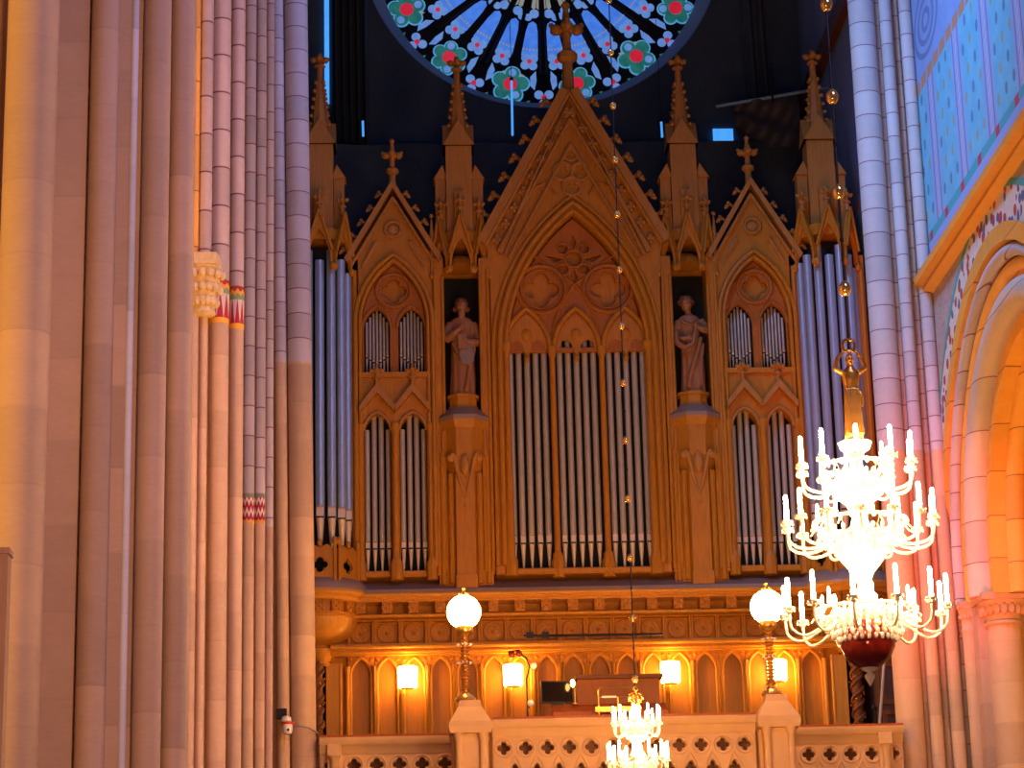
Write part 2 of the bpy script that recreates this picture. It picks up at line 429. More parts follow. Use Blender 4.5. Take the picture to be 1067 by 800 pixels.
def lancet(cx, a, z0, zs, h, n=10): return [(cx-a, z0)]+arch(cx, a, zs, h, n)+[(cx+a, z0)]
def trefoil_arch(cx, a, z0, zs):        # trefoil headed opening
    p = [(cx-a*.62, z0), (cx-a*.62, zs-.1*a)]
    for t in range(8):
        b = PI*1.35-PI*1.0*t/7; p.append((cx-.5*a+.5*a*math.cos(b), zs+.35*a+.5*a*math.sin(b)))
    for t in range(4):
        b = PI*1.05-PI*.55*t/3; p.append((cx+.48*a*math.cos(b)*(1-.25*t/3), zs+1.05*a+.62*a*math.sin(b)))
    q = [(2*cx-x, z) for x, z in reversed(p[:-1])]
    return p+q

# ------------------------------------------------------------------ setting
struct('floor', MB().box(-14, 18, -6, 48, -.3, 0), 'floor')
GZ = 5.15
struct('gallery_floor', MB().box(-2.3, 8.2, 33.7, 45.9, 4.85, GZ), 'floor')
# west wall with round opening
WY = 46.0; RC = (2.97, 24.18); RR = 3.78
b = MB().plate([[(-4, 0), (12, 0), (12, 30), (-4, 30)], circ(RC[0], RC[1], RR, 96)], WY, .6)
struct('wall_west', b, 'wall_dark')
b = MB(); pr = [(RR+.02, 0.), (RR-.30, .5)]
v = []; n = 96
for r, y in pr:
    v += [(RC[0]+r*math.cos(2*PI*i/n), WY-.02+y, RC[1]+r*math.sin(2*PI*i/n)) for i in range(n)]
b.add(v, [(i, (i+1) % n, n+(i+1) % n, n+i) for i in range(n)])
struct('trim_rose_reveal', b, 'reveal')
struct('wall_left', MB().box(-2.75, -2.45, 37.4, 46, 0, 26), 'wall_dark')
# painted nave wall with the arch opening
AC, AZ, AR, WX = 31.9, 8.5, 4.1, 8.31
def arc_yz(R, n=28): return [(AC+R*math.cos(PI*i/n), AZ+R*math.sin(PI*i/n)) for i in range(n+1)]
b = MB().plate([[(24, 0), (AC-AR, 0)]+list(reversed(arc_yz(AR)))+[(AC+AR, 0), (46, 0), (46, 26), (24, 26)]], WX, .35, axis='yz')
struct('wall_right', b, 'paint')
def ringx(R1, R2, x0, x1, n=40, leg=None):
    b = MB(); o = arc_yz(R2, n); i_ = arc_yz(R1, n)
    if leg is not None:
        o = [(AC+R2, leg)]+o+[(AC-R2, leg)]; i_ = [(AC+R1, leg)]+i_+[(AC-R1, leg)]
    m = len(o)
    v = [(x, p[0], p[1]) for x in (x0, x1) for p in o]+[(x, p[0], p[1]) for x in (x0, x1) for p in i_]
    f = []
    for k in range(m-1):
        f += [(k, k+1, 2*m+k+1, 2*m+k), (m+k+1, m+k, 3*m+k, 3*m+k+1), (k+1, k, m+k, m+k+1), (2*m+k, 2*m+k+1, 3*m+k+1, 3*m+k)]
    f += [(0, 2*m, 3*m, m), (m-1, 2*m-1, 4*m-1, 3*m-1)]
    return b.add(v, f)
struct('trim_floral', ringx(AR+.02, AR+.50, WX-.012, WX+.02), 'floral')
struct('trim_teal', ringx(AR+.50, AR+.60, WX-.016, WX+.02), 'teal')
b = MB().prismx([(24, 0)], 0, 0) if 0 else MB()
v = [(WX+.02, 12.98), (WX-.16, 13.02), (WX-.16, 13.10), (WX-.26, 13.14), (WX-.28, 13.24), (WX-.18, 13.30), (WX+.02, 13.40)]
n = len(v)
b.add([(x, y, z) for y in (24, 35.9) for x, z in v], [tuple(range(n)), tuple(range(2*n-1, n-1, -1))]+[(i, i+n, (i+1) % n+n, (i+1) % n) for i in range(n)])
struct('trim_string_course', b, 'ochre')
b = MB().box(WX-.14, WX+.02, 37.5, 45.9, 20.1, 20.5)
struct('trim_brown_course', b, 'wood_dark')
struct('wall_aisle_right', MB().box(14, 14.3, 22, 46, 0, 20), 'aisle')
struct('wall_aisle_end', MB().box(8.7, 14, 38.5, 38.8, 0, 20), 'aisle')
struct('wall_aisle_left', MB().box(-9.3, -9, 8, 44, 0, 20), 'aisle')

# ------------------------------------------------------------------ rose window
rose = bpy.data.objects.new('window_1', None); COL.objects.link(rose); rose.location = (RC[0], WY+.5, RC[1]); rose['kind'] = 'structure'
RO = RR-.28; K = 14; S = RO/178.0
def pol(r, deg):                          # 0 deg = straight down, r in photo-like units
    a = math.radians(deg); return (r*S*math.sin(a), -r*S*math.cos(a))
panes = {'g_blue': MB(), 'g_lobe': MB(), 'g_green': MB(), 'g_red': MB(), 'g_cream': MB(), 'g_rim': MB()}
def pane(mname, pts, y):                  # a leaded piece of glass, a thin slab of its own outline
    panes[mname].prism(pts, y, y+.03) if sum(pts[i-1][0]*pts[i][1]-pts[i][0]*pts[i-1][1] for i in range(len(pts))) < 0 else panes[mname].prism(list(reversed(pts)), y, y+.03)
for k in range(K):
    a0 = 360/K*k; am = a0+180/K
    c = pol(160, am); rot = math.radians(am)+PI/2+(0 if k % 2 else .5)
    nf = 5 if k % 2 else 6
    pane('g_rim', foil(c[0], c[1], 12.4*S, 9.0*S if nf == 5 else 7.7*S, nf, rot, 9), -.03)
    pane('g_green', foil(c[0], c[1], 12.2*S, 7.5*S if nf == 5 else 6.3*S, nf, rot, 9), -.05)
    for j in range(nf):
        q = rot+2*PI*j/nf; pane('g_green' if j % 3 else 'g_lobe', circ(c[0]+13.5*S*math.cos(q), c[1]+13.5*S*math.sin(q), 4.2*S, 10), -.06)
    pane('g_red', circ(c[0], c[1], 7.2*S, 16), -.08)
    c = pol(171, a0)
    for j in range(3):
        q = math.radians(a0)-PI/2+2*PI*j/3; pane('g_lobe', circ(c[0]+6.2*S*math.cos(q), c[1]+6.2*S*math.sin(q), 4.9*S, 14), -.03)
    pane('g_red', circ(c[0], c[1], 2.8*S, 10), -.06)
    for sg in (-1, 1):
        c = pol(176, a0+sg*5.5); pane('g_green', [(c[0]-2*S, c[1]), (c[0]+2*S, c[1]+1*S), (c[0], c[1]-3*S)], -.03)
        pane('g_lobe', [pol(141, a0+sg*3.2), pol(148, a0+sg*5.4), pol(158, a0+sg*5.2), pol(163, a0+sg*3.4), pol(152, a0+sg*2.8)], -.03)
        aq = a0+sg*6.4; c = pol(131, aq)
        for j in range(4):
            q = math.radians(aq)+PI/4+PI/2*j; pane('g_lobe', circ(c[0]+6.0*S*math.cos(q), c[1]+6.0*S*math.sin(q), 4.8*S, 12), -.04)
        pane('g_red', circ(c[0], c[1], 2.6*S, 10), -.07)
        a1, a2 = (a0+2.2, a0+10.9) if sg > 0 else (a0-10.9, a0-2.2)
        pane('g_blue', [pol(87, a1+1.6), pol(96, a1+.6), pol(124, a1+.2), pol(127, (a1+a2)/2), pol(124, a2-.2), pol(96, a2-.6), pol(87, a2-1.6), pol(84, (a1+a2)/2)], -.03)
        for j in range(5):
            c = pol(117, a1+.8+(a2-a1-1.6)*j/4); pane('g_cream', circ(c[0], c[1], 1.1*S, 6), -.06)
        c = pol(148, am+sg*3.6); pane('g_cream', [(c[0]-4*S, c[1]), (c[0], c[1]+2.4*S), (c[0]+4*S, c[1]), (c[0], c[1]-2.4*S)], -.03)
        c = pol(75, a0+sg*6); pane('g_lobe', circ(c[0], c[1], 5.2*S, 12), -.03)
        c = pol(80, a0+sg*10.4); pane('g_lobe', circ(c[0], c[1], 4.2*S, 12), -.03)
    for j in range(4): pane('g_cream', [pol(36, a0-9+4.6*j), pol(68, a0-9+4.6*j), pol(70, a0-7+4.6*j), pol(68, a0-5+4.6*j), pol(36, a0-5+4.6*j)], -.03)
MB().prism(list(reversed(circ(0, 0, RO+.15, 120))), -.02, .15).build('window_tracery', 'tracery', rose, 30)
for mn, pb in panes.items(): pb.build('pane', mn, rose, 0)
# spokes standing proud of the tracery
for k in range(K):
    a0 = 360/K*k; p, q = pol(40, a0), pol(146, a0); t, u_ = pol(70, a0+12), pol(128, a0+12)
    MB().tube([(p[0], -.08, p[1]), (q[0], -.08, q[1])], [.05, .09], 6).build('mullion', 'tracery', rose)
    MB().tube([(t[0], -.07, t[1]), (u_[0], -.07, u_[1])], .04, 6).build('mullion', 'tracery', rose)

# narrow daylight openings in the west wall and beside the piers
def slit(n, x0, x1, z0, z1, Y):
    b = MB().box(x0, x1, Y, Y+.03, z0, z1); o = struct('window_%d' % n, b, 'slit'); return o
slit(2, at(338, 60, 45.9).x, at(343, 60, 45.9).x, at(340, 108, 45.9).z, 25, 45.9)
slit(3, at(743, 140, 45.9).x, at(764, 140, 45.9).x, at(753, 146, 45.9).z, at(753, 134, 45.9).z, 45.9)

# ------------------------------------------------------------------ dark sheeting behind the organ
def sheet(name, x0, x1, z0, z1, Y, label, amp=.05, mname='cloth', nf=9, sag=0.):
    nx, nz = 60, 14; v = []
    for j in range(nz+1):
        for i in range(nx+1):
            u = i/nx; w = j/nz
            v.append((x0+(x1-x0)*u, Y+amp*math.sin(u*nf*2*PI+math.sin(w*3)*1.5)*(1.1-w*.5), z0+(z1-z0)*w-sag*math.sin(u*PI)*w))
    f = [(j*(nx+1)+i, j*(nx+1)+i+1, (j+1)*(nx+1)+i+1, (j+1)*(nx+1)+i) for j in range(nz) for i in range(nx)]
    b = MB().add(v, f); n0 = len(v)
    b.add([(p[0], p[1]+.02, p[2]) for p in v], [tuple(reversed(q)) for q in f])
    return tag(b.build(name, mname), label, 'sheet', 'dark drapes beside the round window' if name == 'hanging_drape' else None)
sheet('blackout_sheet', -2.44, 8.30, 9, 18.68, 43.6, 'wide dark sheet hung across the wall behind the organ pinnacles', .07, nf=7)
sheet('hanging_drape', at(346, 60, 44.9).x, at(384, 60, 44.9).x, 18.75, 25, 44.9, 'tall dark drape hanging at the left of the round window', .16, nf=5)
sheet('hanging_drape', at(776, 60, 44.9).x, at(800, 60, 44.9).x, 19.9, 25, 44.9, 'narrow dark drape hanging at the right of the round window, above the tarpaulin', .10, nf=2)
t = thing('hanging_tarpaulin', at(800, 150, 43.2), 'crumpled dark tarpaulin hung from a slanting bar at upper right', 'tarpaulin')
tl = t.location
nx, nz = 30, 12; v = []
pa, pb_, pc, pd = at(765, 108, 43.2), at(832, 97, 43.2), at(834, 152, 43.2), at(768, 141, 43.2)
for j in range(nz+1):
    for i in range(nx+1):
        u, w = i/nx, j/nz
        p = (pa.lerp(pb_, u)).lerp(pd.lerp(pc, u), w)
        p.y += .07*math.sin(u*14+w*7)+.05*math.sin(w*11-u*5); p.z -= .10*math.sin(u*PI)*(.3+.7*w)
        v.append(p-tl)
f = [(j*(nx+1)+i, (j+1)*(nx+1)+i, (j+1)*(nx+1)+i+1, j*(nx+1)+i+1) for j in range(nz) for i in range(nx)]
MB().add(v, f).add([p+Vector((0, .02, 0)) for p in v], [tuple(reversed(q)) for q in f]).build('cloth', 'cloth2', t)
MB().tube([at(746, 111, 43.15)-tl, at(846, 94, 43.15)-tl, Vector((8.33, 43.15, at(859, 91.8, 43.15).z))-tl], .035, 8).build('bar', mat('pale_bar', (.25, .4, .6), .4, .3), t)
MB().tube([at(805, 106, 43.1)-tl, at(803, 66, 43.1)-tl], .02, 6).build('cord', 'iron', t)
for (x0, y0, x1, y1, lab) in ((378, 126, 378.5, 142, 'short glowing strip for a blue daylight gap above the left gable finial'), (533, 84, 534, 141, 'long thin glowing strip for a blue daylight gap in front of the round window'), (689, 127, 690, 143, 'short glowing strip for a blue daylight gap beside the right inner pinnacle'), (885, 146, 892, 330, 'long thin glowing strip for a blue daylight gap beside the right stone pier')):
    p, q = at(x0, y0, 43.0 if x0 < 880 else 43.3), at(x1, y1, 43.0 if x0 < 880 else 43.3)
    t = thing('daylight_gap', q, lab, 'light', 'glowing strips for blue daylight gaps')  # gaps of daylight, built as made-up glowing tubes with cap and wire
    MB().tube([(0, 0, 0), p-q], .022, 8).build('tube', 'slit', t)
    MB().tube([p-q, p-q+Vector((0, 0, .06))], .035, 8).build('cap', 'iron', t)
    MB().tube([p-q+Vector((0, 0, .06)), p-q+Vector((0, .3, 5))], .006, 5).build('wire', 'iron', t)

# ------------------------------------------------------------------ clustered piers
def shaft(par, x0, x1, Y, z0, z1, m='stone', yref=400, name='shaft', n=20, lean=0.):
    a, c = at(x0, yref, Y), at(x1, yref, Y)
    r = (c.x-a.x)/2; cx = (a.x+c.x)/2
    L = par.location
    b = MB().tube([(0, 0, z0), (0, 0, z1)], r, n)
    o = b.build(name, m, par); o.location = (cx-L.x, Y-L.y, -L.z)
    return o
PIER = 'clustered piers along the left of the nave'
# nearest pier
p1 = thing('clustered_pier', (-2.4, 18.6, 0), 'nearest and widest clustered pier at the left edge, golden lit on its left shaft', 'pier', PIER)
L1 = (2.4, -18.6, 0)
MB().box(-4.2, -1.97, 18.25, 19.9, 0, 24).box(-1.97, -1.74, 18.5, 19.0, 0, 24).build('core', 'stone', p1, shift=L1)
MB().box(at(45, 400, 17.9).x, at(84, 400, 17.9).x, 17.9, 18.4, 0, 24).build('flat_face', 'stone', p1, shift=L1)
MB().box(at(110, 400, 18.08).x, at(133, 400, 18.08).x, 18.08, 18.5, 0, 24).build('flat_face', 'stone', p1, shift=L1)
MB().box(at(136, 400, 18.22).x, at(150, 400, 18.22).x, 18.22, 18.5, 0, 24).build('flat_face', 'stone', p1, shift=L1)
shaft(p1, -62, -4, 17.95, 0, 24, 'stone')
shaft(p1, -5, 51, 17.6, 0, 24, 'stone_b')
shaft(p1, 86, 117, 17.95, 0, 24, 'stone')
shaft(p1, 129.5, 138, 18.1, 0, 24, 'fillet')
shaft(p1, 143, 173, 18.2, 0, 24, 'stone')
shaft(p1, 172.5, 198, 18.42, 0, 24, 'stone')
# second pier: leaf capital, painted bands
p2 = thing('clustered_pier', (-2.0, 24.6, 0), 'second clustered pier with a leafy capital and red lozenge painted bands', 'pier', PIER)
L2 = (2.0, -24.6, 0)
MB().box(-3.6, -1.98, 24.2, 25.8, 0, 26).box(-1.98, -1.84, 24.3, 25.2, 0, 26).build('core', 'stone', p2, shift=L2)
zc = at(212, 272, 23.9).z; zc0 = at(212, 328, 23.9).z; zu = at(230, 293, 24.1).z; zl = at(230, 338, 24.1).z
shaft(p2, 196, 206, 23.85, 0, zc0, 'stone_b'); shaft(p2, 206.5, 216, 23.95, 0, zc0, 'stone_b')
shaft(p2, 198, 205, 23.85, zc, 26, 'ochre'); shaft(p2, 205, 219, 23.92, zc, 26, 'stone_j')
shaft(p2, 217.5, 238, 24.12, 0, zl, 'stone_b'); shaft(p2, 238.5, 253.5, 24.3, 0, at(245, 344, 24.3).z, 'stone_b')
shaft(p2, 217.5, 238, 24.12, zu, 26, 'stone_j'); shaft(p2, 238.5, 253.5, 24.3, at(245, 300, 24.3).z, 26, 'stone_j')
o = shaft(p2, 217, 238.5, 24.12, zl, zu, band_mat('lozenge_band', zl, zu, 'lozenge'), name='painted_band')
z2, z3 = at(245, 344, 24.3).z, at(245, 300, 24.3).z
o = shaft(p2, 238, 254, 24.3, z2, z3, band_mat('lozenge_band_small', z2, z3, 'lozenge'), name='painted_band')
cx = at(212, 300, 23.85).x
b = MB().lathe([(.10, zc0-.02), (.13, zc0), (.115, zc0+.05), (.13, zc0+.2), (.19, zc-.14), (.20, zc-.1)], (cx, 23.88, 0), 12)
b.poly([(cx-.17, 23.66), (cx+.14, 23.66), (cx+.17, 23.8), (cx+.17, 24.15), (cx-.17, 24.15)], zc-.1, zc+.02)
for k in range(26):
    a = -PI*1.05+PI*1.1*(k % 9)/8; zz = zc0+.12+.14*(k//9); r = .13+.035*(k//9)
    b.ball((cx+r*math.cos(a), 23.88+r*math.sin(a), zz), .042, 7, 5, 1, 1, 1.3)
b.build('capital', mat('capital_stone', (.72, .50, .24), .7, 0, .3, 20), p2, shift=L2)
# third pier: zigzag bands
p3 = thing('clustered_pier', (-1.95, 30.6, 0), 'third clustered pier with red zigzag bands on its shafts', 'pier', PIER)
MB().box(-3.4, -1.93, 30.2, 31.8, 0, 26).box(-1.93, -1.82, 30.3, 31.2, 0, 26).build('core', 'stone', p3, shift=(1.95, -30.6, 0))
for (x0, x1, Y) in ((253.5, 265.5, 30.0), (266, 276.5, 30.12)):
    za, zb = at(x0, 546, Y).z, at(x0, 515, Y).z
    shaft(p3, x0, x1, Y, 0, za, 'stone_b'); shaft(p3, x0, x1, Y, zb, 26, 'stone_jr')
    shaft(p3, x0-.4, x1+.4, Y, za, zb, band_mat('zigzag_band', za, zb, 'zigzag'), name='painted_band')
shaft(p3, 277, 285, 30.35, 0, za, 'stone'); shaft(p3, 277, 285, 30.35, za, 26, 'stone_jr')
# fourth pier
p4 = thing('clustered_pier', (-1.7, 36.2, 0), 'farthest left clustered pier, beside the organ, with a camera on it', 'pier', PIER)
MB().box(-3.2, -1.78, 35.7, 37.3, 0, 26).box(-1.78, -1.62, 35.75, 36.6, 0, 26).build('core', 'stone', p4, shift=(1.7, -36.2, 0))
zj = at(310, 378, 35.5).z
shaft(p4, 281, 288.5, 35.8, 0, zj, 'stone'); shaft(p4, 281, 288.5, 35.8, zj, 26, 'stone_jr')
for (x0, x1, Y) in ((288, 300.5, 35.5), (301, 327, 35.6)):
    shaft(p4, x0, x1, Y, 0, zj, 'stone_b'); shaft(p4, x0, x1, Y, zj, 26, 'stone_jr')
p4.rotation_euler.y = math.radians(-.55); p4.location.x += .085

# right pier
p5 = thing('clustered_pier', (8.0, 36.2, 0), 'right clustered pier between the organ and the painted wall, reddish below', 'pier')
L5 = (-8.0, -36.2, 0)
MB().box(7.63, 8.6, 35.85, 37.1, 0, 26).build('core', 'stone_jr', p5, shift=L5)
zj = at(930, 470, 35.7).z
for (x0, x1, Y) in ((910, 938, 35.75), (938, 943.5, 35.8), (943.5, 956.5, 35.72), (957.5, 964, 35.85), (965, 978.5, 35.7)):
    shaft(p5, x0, x1, Y, 0, zj, 'stone_b'); shaft(p5, x0, x1, Y, zj, 26, 'stone_jr')
# arch mouldings at the right
p6 = thing('arch_surround', (8.6, 35.3, 0), 'tall ochre moulded arch with thick shafts at the right edge', 'arch')
L6 = (-8.6, -35.3, 0)
CZ = 8.02
def rolls(R, X, r, m, n=12):
    P = [(X, AC+R, CZ)]+[(X, y, z) for y, z in arc_yz(R, 40)]+[(X, AC-R, CZ)]
    MB().tube(P, r, n).build('moulding', m, p6, shift=L6)
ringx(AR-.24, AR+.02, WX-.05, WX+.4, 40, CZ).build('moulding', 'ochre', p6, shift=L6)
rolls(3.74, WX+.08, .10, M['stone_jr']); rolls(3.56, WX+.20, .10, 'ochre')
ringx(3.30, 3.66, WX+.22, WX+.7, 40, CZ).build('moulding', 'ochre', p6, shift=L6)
rolls(3.18, WX+.30, .235, stone('big_roll', (0.60, 0.46, 0.36), .62, (0.2, 0.04, 0.03), .014), 20)
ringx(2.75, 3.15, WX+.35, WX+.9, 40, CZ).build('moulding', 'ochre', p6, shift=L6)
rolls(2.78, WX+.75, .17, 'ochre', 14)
# capitals and shafts below
def cap(x0, x1, Y, m='stone_b'):
    a, c = at(x0, 700, Y), at(x1, 700, Y); r = (c.x-a.x)/2; cx = (a.x+c.x)/2
    MB().tube([(cx, Y, 0), (cx, Y, CZ-.42)], r, 18).build('shaft', m, p6, shift=L6)
    b = MB().lathe([(r*.98, CZ-.45), (r*1.15, CZ-.42), (r*1.15, CZ-.38), (r*1.02, CZ-.36), (r*1.05, CZ-.25), (r*1.4, CZ-.1), (r*1.45, CZ-.08)], (cx, Y, 0), 16)
    b.poly([(cx-r*1.5, Y-r*1.5), (cx+r*1.5, Y-r*1.5), (cx+r*1.5, Y+r*1.5), (cx-r*1.5, Y+r*1.5)], CZ-.08, CZ+.02)
    for k in range(10):
        q = -PI+PI*k/9; b.ball((cx+r*1.2*math.cos(q), Y+r*1.2*math.sin(q), CZ-.2), r*.24, 6, 5, 1, 1, 1.6)
    b.build('capital', m, p6, shift=L6)
for (x0, x1, Y) in ((986, 1002, 35.9), (1006, 1021, 35.6), (1032, 1068, 35.1)): cap(x0, x1, Y)
MB().box(8.15, 9.2, 35.95, 37, 0, CZ).build('core', 'stone', p6, shift=L6)
MB().box(8.5, 9.4, 35.2, 36.0, 0, CZ-.1).build('core', 'stone', p6, shift=L6)

# ------------------------------------------------------------------ the organ (design frame: x from its middle, y towards the wall, z height)
OX, OY = 3.0, 40.0
organ = thing('pipe_organ', (OX, OY, GZ), 'great carved oak gothic pipe organ filling the gallery', 'organ')
OS = (0, 0, -GZ)
def part(mb, name, m, ang=40): return mb.build(name, m, organ, ang, OS)

def pipe_mb(x, y, r, z0, zm, z1):
    b = MB()
    b.use(1).lathe([(r*.18, z0), (r*.30, z0+.02), (r*.88, zm-.01), (r*.95, zm)], (x, y, 0), 12)
    b.use(0).lathe([(r, zm), (r, z1-.005), (r*.9, z1)], (x, y, 0), 14)
    mh = min(.17, r*2.6)
    b.use(1).box(x-r*.78, x+r*.78, y-r*1.02, y-r*.5, zm+.02, zm+mh)
    b.use(2).box(x-r*.72, x+r*.72, y-r*1.10, y-r*.5, zm+mh, zm+mh+.022)
    b.use(3).box(x-r*.8, x+r*.8, y-r*1.08, y-r*.5, zm-.004, zm+.02)
    return b
PM = ['pipe', 'pipe_mouth', 'pipe_lip', 'black']
def crocket_mb(s=1.):
    b = MB(); b.tube([(-.02*s, 0, -.02*s), (.05*s, 0, .03*s), (.10*s, 0, .02*s)], [.025*s, .03*s, .02*s], 6)
    b.ball((.12*s, 0, .0), .045*s, 7, 5).ball((.09*s, 0, .065*s), .04*s, 7, 5).ball((.07*s, -.04*s, .02*s), .035*s, 6, 5)
    b.ball((.15*s, 0, -.03*s), .03*s, 6, 5)
    return b
CRO = crocket_mb().mesh('crocket', 'carving')
def crocket(par, x, y, z, side, s=1.):
    o = link('crocket', CRO, par, None, (x, y, z)); o.scale = (s*side, s, s); return o
def finial_mb(x, y, z, h, w):          # foliate cross finial: stem, knob collar, four buds, top bud
    b = MB(); q = w/2
    b.lathe([(.18*w, z), (.15*w, z+h*.30), (.30*w, z+h*.34), (.30*w, z+h*.40), (.13*w, z+h*.44), (.11*w, z+h*.62), (.2*w, z+h*.7), (.12*w, z+h*.78), (.08*w, z+h*.9), (.14*w, z+h*.95), (.02*w, z+h)], (x, y, 0), 8)
    for dx, dy in ((1, 0), (-1, 0), (0, 1), (0, -1)):
        b.ball((x+dx*q*.62, y+dy*q*.62, z+h*.67), q*.38, 7, 5, 1, 1, .9)
        b.tube([(x, y, z+h*.66), (x+dx*q*.5, y+dy*q*.5, z+h*.68)], q*.22, 6)
        b.ball((x+dx*q*.88, y+dy*q*.88, z+h*.72), q*.17, 6, 4)
    return b
def gable_rolls(b, pts, y, r, n=6): return b.tube([(x, y, z) for x, z in pts], r, n)

# interior and back
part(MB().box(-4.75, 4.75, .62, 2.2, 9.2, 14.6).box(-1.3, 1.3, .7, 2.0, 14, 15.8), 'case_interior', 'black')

# ---- lower case
low = part(MB().box(-4.3, 4.3, .2, 2.4, GZ, 9.05), 'lower_case', 'wood')
def lsub(b, name, m, ang=40): return b.build(name, m, low, ang)
b = MB().prismx([(-.34, 9.10), (-.30, 9.18), (.62, 9.56), (.62, 9.10)], -4.3, 4.3)
lsub(b, 'sloping_cover', 'cover')
b = MB()
for (y0, z0, z1) in ((-.34, 9.06, 9.11), (-.28, 9.02, 9.06), (-.22, 8.985, 9.02)): b.box(-4.3, 4.3, y0, .3, z0, z1)
b.tube([(-4.3, -.33, 9.085), (4.3, -.33, 9.085)], .03, 8)
lsub(b, 'cornice', 'wood_gold')
b = MB().box(-4.3, 4.3, -.10, .3, 8.74, 8.79); b.tube([(-4.3, -.11, 8.765), (4.3, -.11, 8.765)], .03, 8)
lsub(b, 'moulding', 'wood_gold')
b = MB()
for (y0, z0, z1) in ((-.10, 8.18, 8.30), (-.15, 8.21, 8.27), (-.05, 8.12, 8.18)): b.box(-4.3, 4.3, y0, .3, z0, z1)
b.tube([(-4.3, -.16, 8.24), (4.3, -.16, 8.24)], .032, 8).tube([(-4.3, -.11, 8.16), (4.3, -.11, 8.16)], .022, 8)
lsub(b, 'moulding', 'wood_gold')
PW = .447; NP = 18
# meshes reused along the case
b = MB(); b.box(-.085, .085, -.20, .22, 8.80, 8.985)
for ix in range(3):
    for iz in range(3):
        if (ix+iz) % 2 == 0: b.ball((-.052+.052*ix, -.205, 8.835+.055*iz), .026, 7, 5)
BLK = b.mesh('frieze_block', 'wood')
b = MB(); b.plate([[(-PW/2, 8.30), (PW/2, 8.30), (PW/2, 8.74), (-PW/2, 8.74)], [(-.185, 8.335), (-.185, 8.705), (.185, 8.705), (.185, 8.335)]], .08, .13, .01)
b.tube([(.15*math.cos(2*PI*i/24), .17, 8.52+.15*math.sin(2*PI*i/24)) for i in range(24)], .022, 6, True)
b.plate([circ(0, 8.52, .15, 24), foil(0, 8.52, .055, .05, 4)], .17, .04, .004)
b.ball((0, .18, 8.52), .035, 8, 5)
RND = b.mesh('roundel_panel', 'wood')
b = MB()
op = lancet(0, .175, 5.3, 7.80, .29, 12)
b.plate([[(-PW/2, 5.2), (PW/2, 5.2), (PW/2, 8.13), (-PW/2, 8.13)], op], .10, .12, .012)
b.use(1)
b.tube([(x, .10, z) for x, z in op], .026, 8)
for sx in (-1, 1): b.tube([(sx*PW/2, .08, 5.3), (sx*PW/2, .08, 7.78), (sx*PW/2, .05, 7.95)], [.035, .035, .05], 8)
b.use(0)
for sx in (-1, 1): b.ball((sx*.17, .12, 8.06), .04, 7, 5)
ARC = b.mesh('arcade_panel', ['wood', 'wood_gold'])
for k in range(NP):
    x = (k-(NP-1)/2)*PW
    link('arcade_panel', ARC, low, None, (x, 0, 0)); link('roundel_panel', RND, low, None, (x, 0, 0)); link('frieze_block', BLK, low, None, (x, 0, 0))

# ---- central gabled bay
outl = [(-1.50, 9.45), (1.50, 9.45), (1.50, 15.55), (1.56, 15.55), (0, 18.42), (-1.56, 15.55), (-1.50, 15.55)]
big = [(-1.2, 9.56)]+arch(0, 1.2, 13.40, 2.52, 18)+[(1.2, 9.56)]
cen = part(MB().plate([outl, big], -.05, .5, .02), 'central_bay', 'wood')
def csub(b, name, m, ang=40): return b.build(name, m, cen, ang)
b = MB()
for (d, y, r) in ((.04, -.06, .045), (.15, -.10, .05), (.26, -.06, .04)):
    p = [(-1.2-d, 9.6)]+arch(0, 1.2+d, 13.40, 2.52+d*1.25, 18)+[(1.2+d, 9.6)]
    gable_rolls(b, p, y, r, 8)
csub(b, 'arch_moulding', 'wood')
# gable copings
for sg in (-1, 1):
    b = MB()
    def strip(d0, d1, y0, y1):
        nrm = Vector((2.87, 1.56)).normalized()    # outward normal (x,z) of right slope
        A, B = Vector((1.56, 15.30)), Vector((0, 18.17))
        q = [A+nrm*d0, B+nrm*d0, B+nrm*d1, A+nrm*d1]
        if d1 <= .15:
            pass
        q = [(sg*max(p.x, 0.0), p.y) for p in q]
        b.prism(q if sg < 0 else list(reversed(q)), y0, y1)
    strip(.02, .17, -.24, .5); strip(-.32, -.26, -.17, 0); strip(-.40, -.36, -.12, 0)
    nrm = Vector((2.87, 1.56)).normalized(); A, B = Vector((1.56, 15.3)), Vector((0, 18.17))
    for d, y, r in ((.0, -.16, .035), (-.24, -.14, .03), (-.46, -.10, .03)):
        p, q = A+nrm*d, B+nrm*d
        tt = max(0., (-q.x)/(p.x-q.x)) if p.x != q.x else 0; q = q+(p-q)*tt
        b.tube([(sg*p.x, y, p.y), (sg*q.x, y, q.y)], r, 7)
    csub(b, 'gable_coping', 'carving')
    for k in range(9):                              # leaf blocks in the band
        t = (k+.6)/9.6; p = A.lerp(B, t)+nrm*(-.12)
        b = MB()
        for dx, dz in ((-.05, 0), (.05, 0), (0, .06), (0, -.06)): b.ball((sg*p.x+dx, -.09, p.y+dz), .05, 7, 5)
        b.ball((sg*p.x, -.12, p.y), .035, 6, 4)
        csub(b, 'leaf_block', 'carving')
    for k in range(8):
        t = (k+.35)/8.1; p = A.lerp(B, t)+nrm*.20
        crocket(cen, sg*p.x, -.05, p.y, sg, 1.25)
csub(finial_mb(0, .05, 18.3, 1.75, .62), 'finial', 'carving')
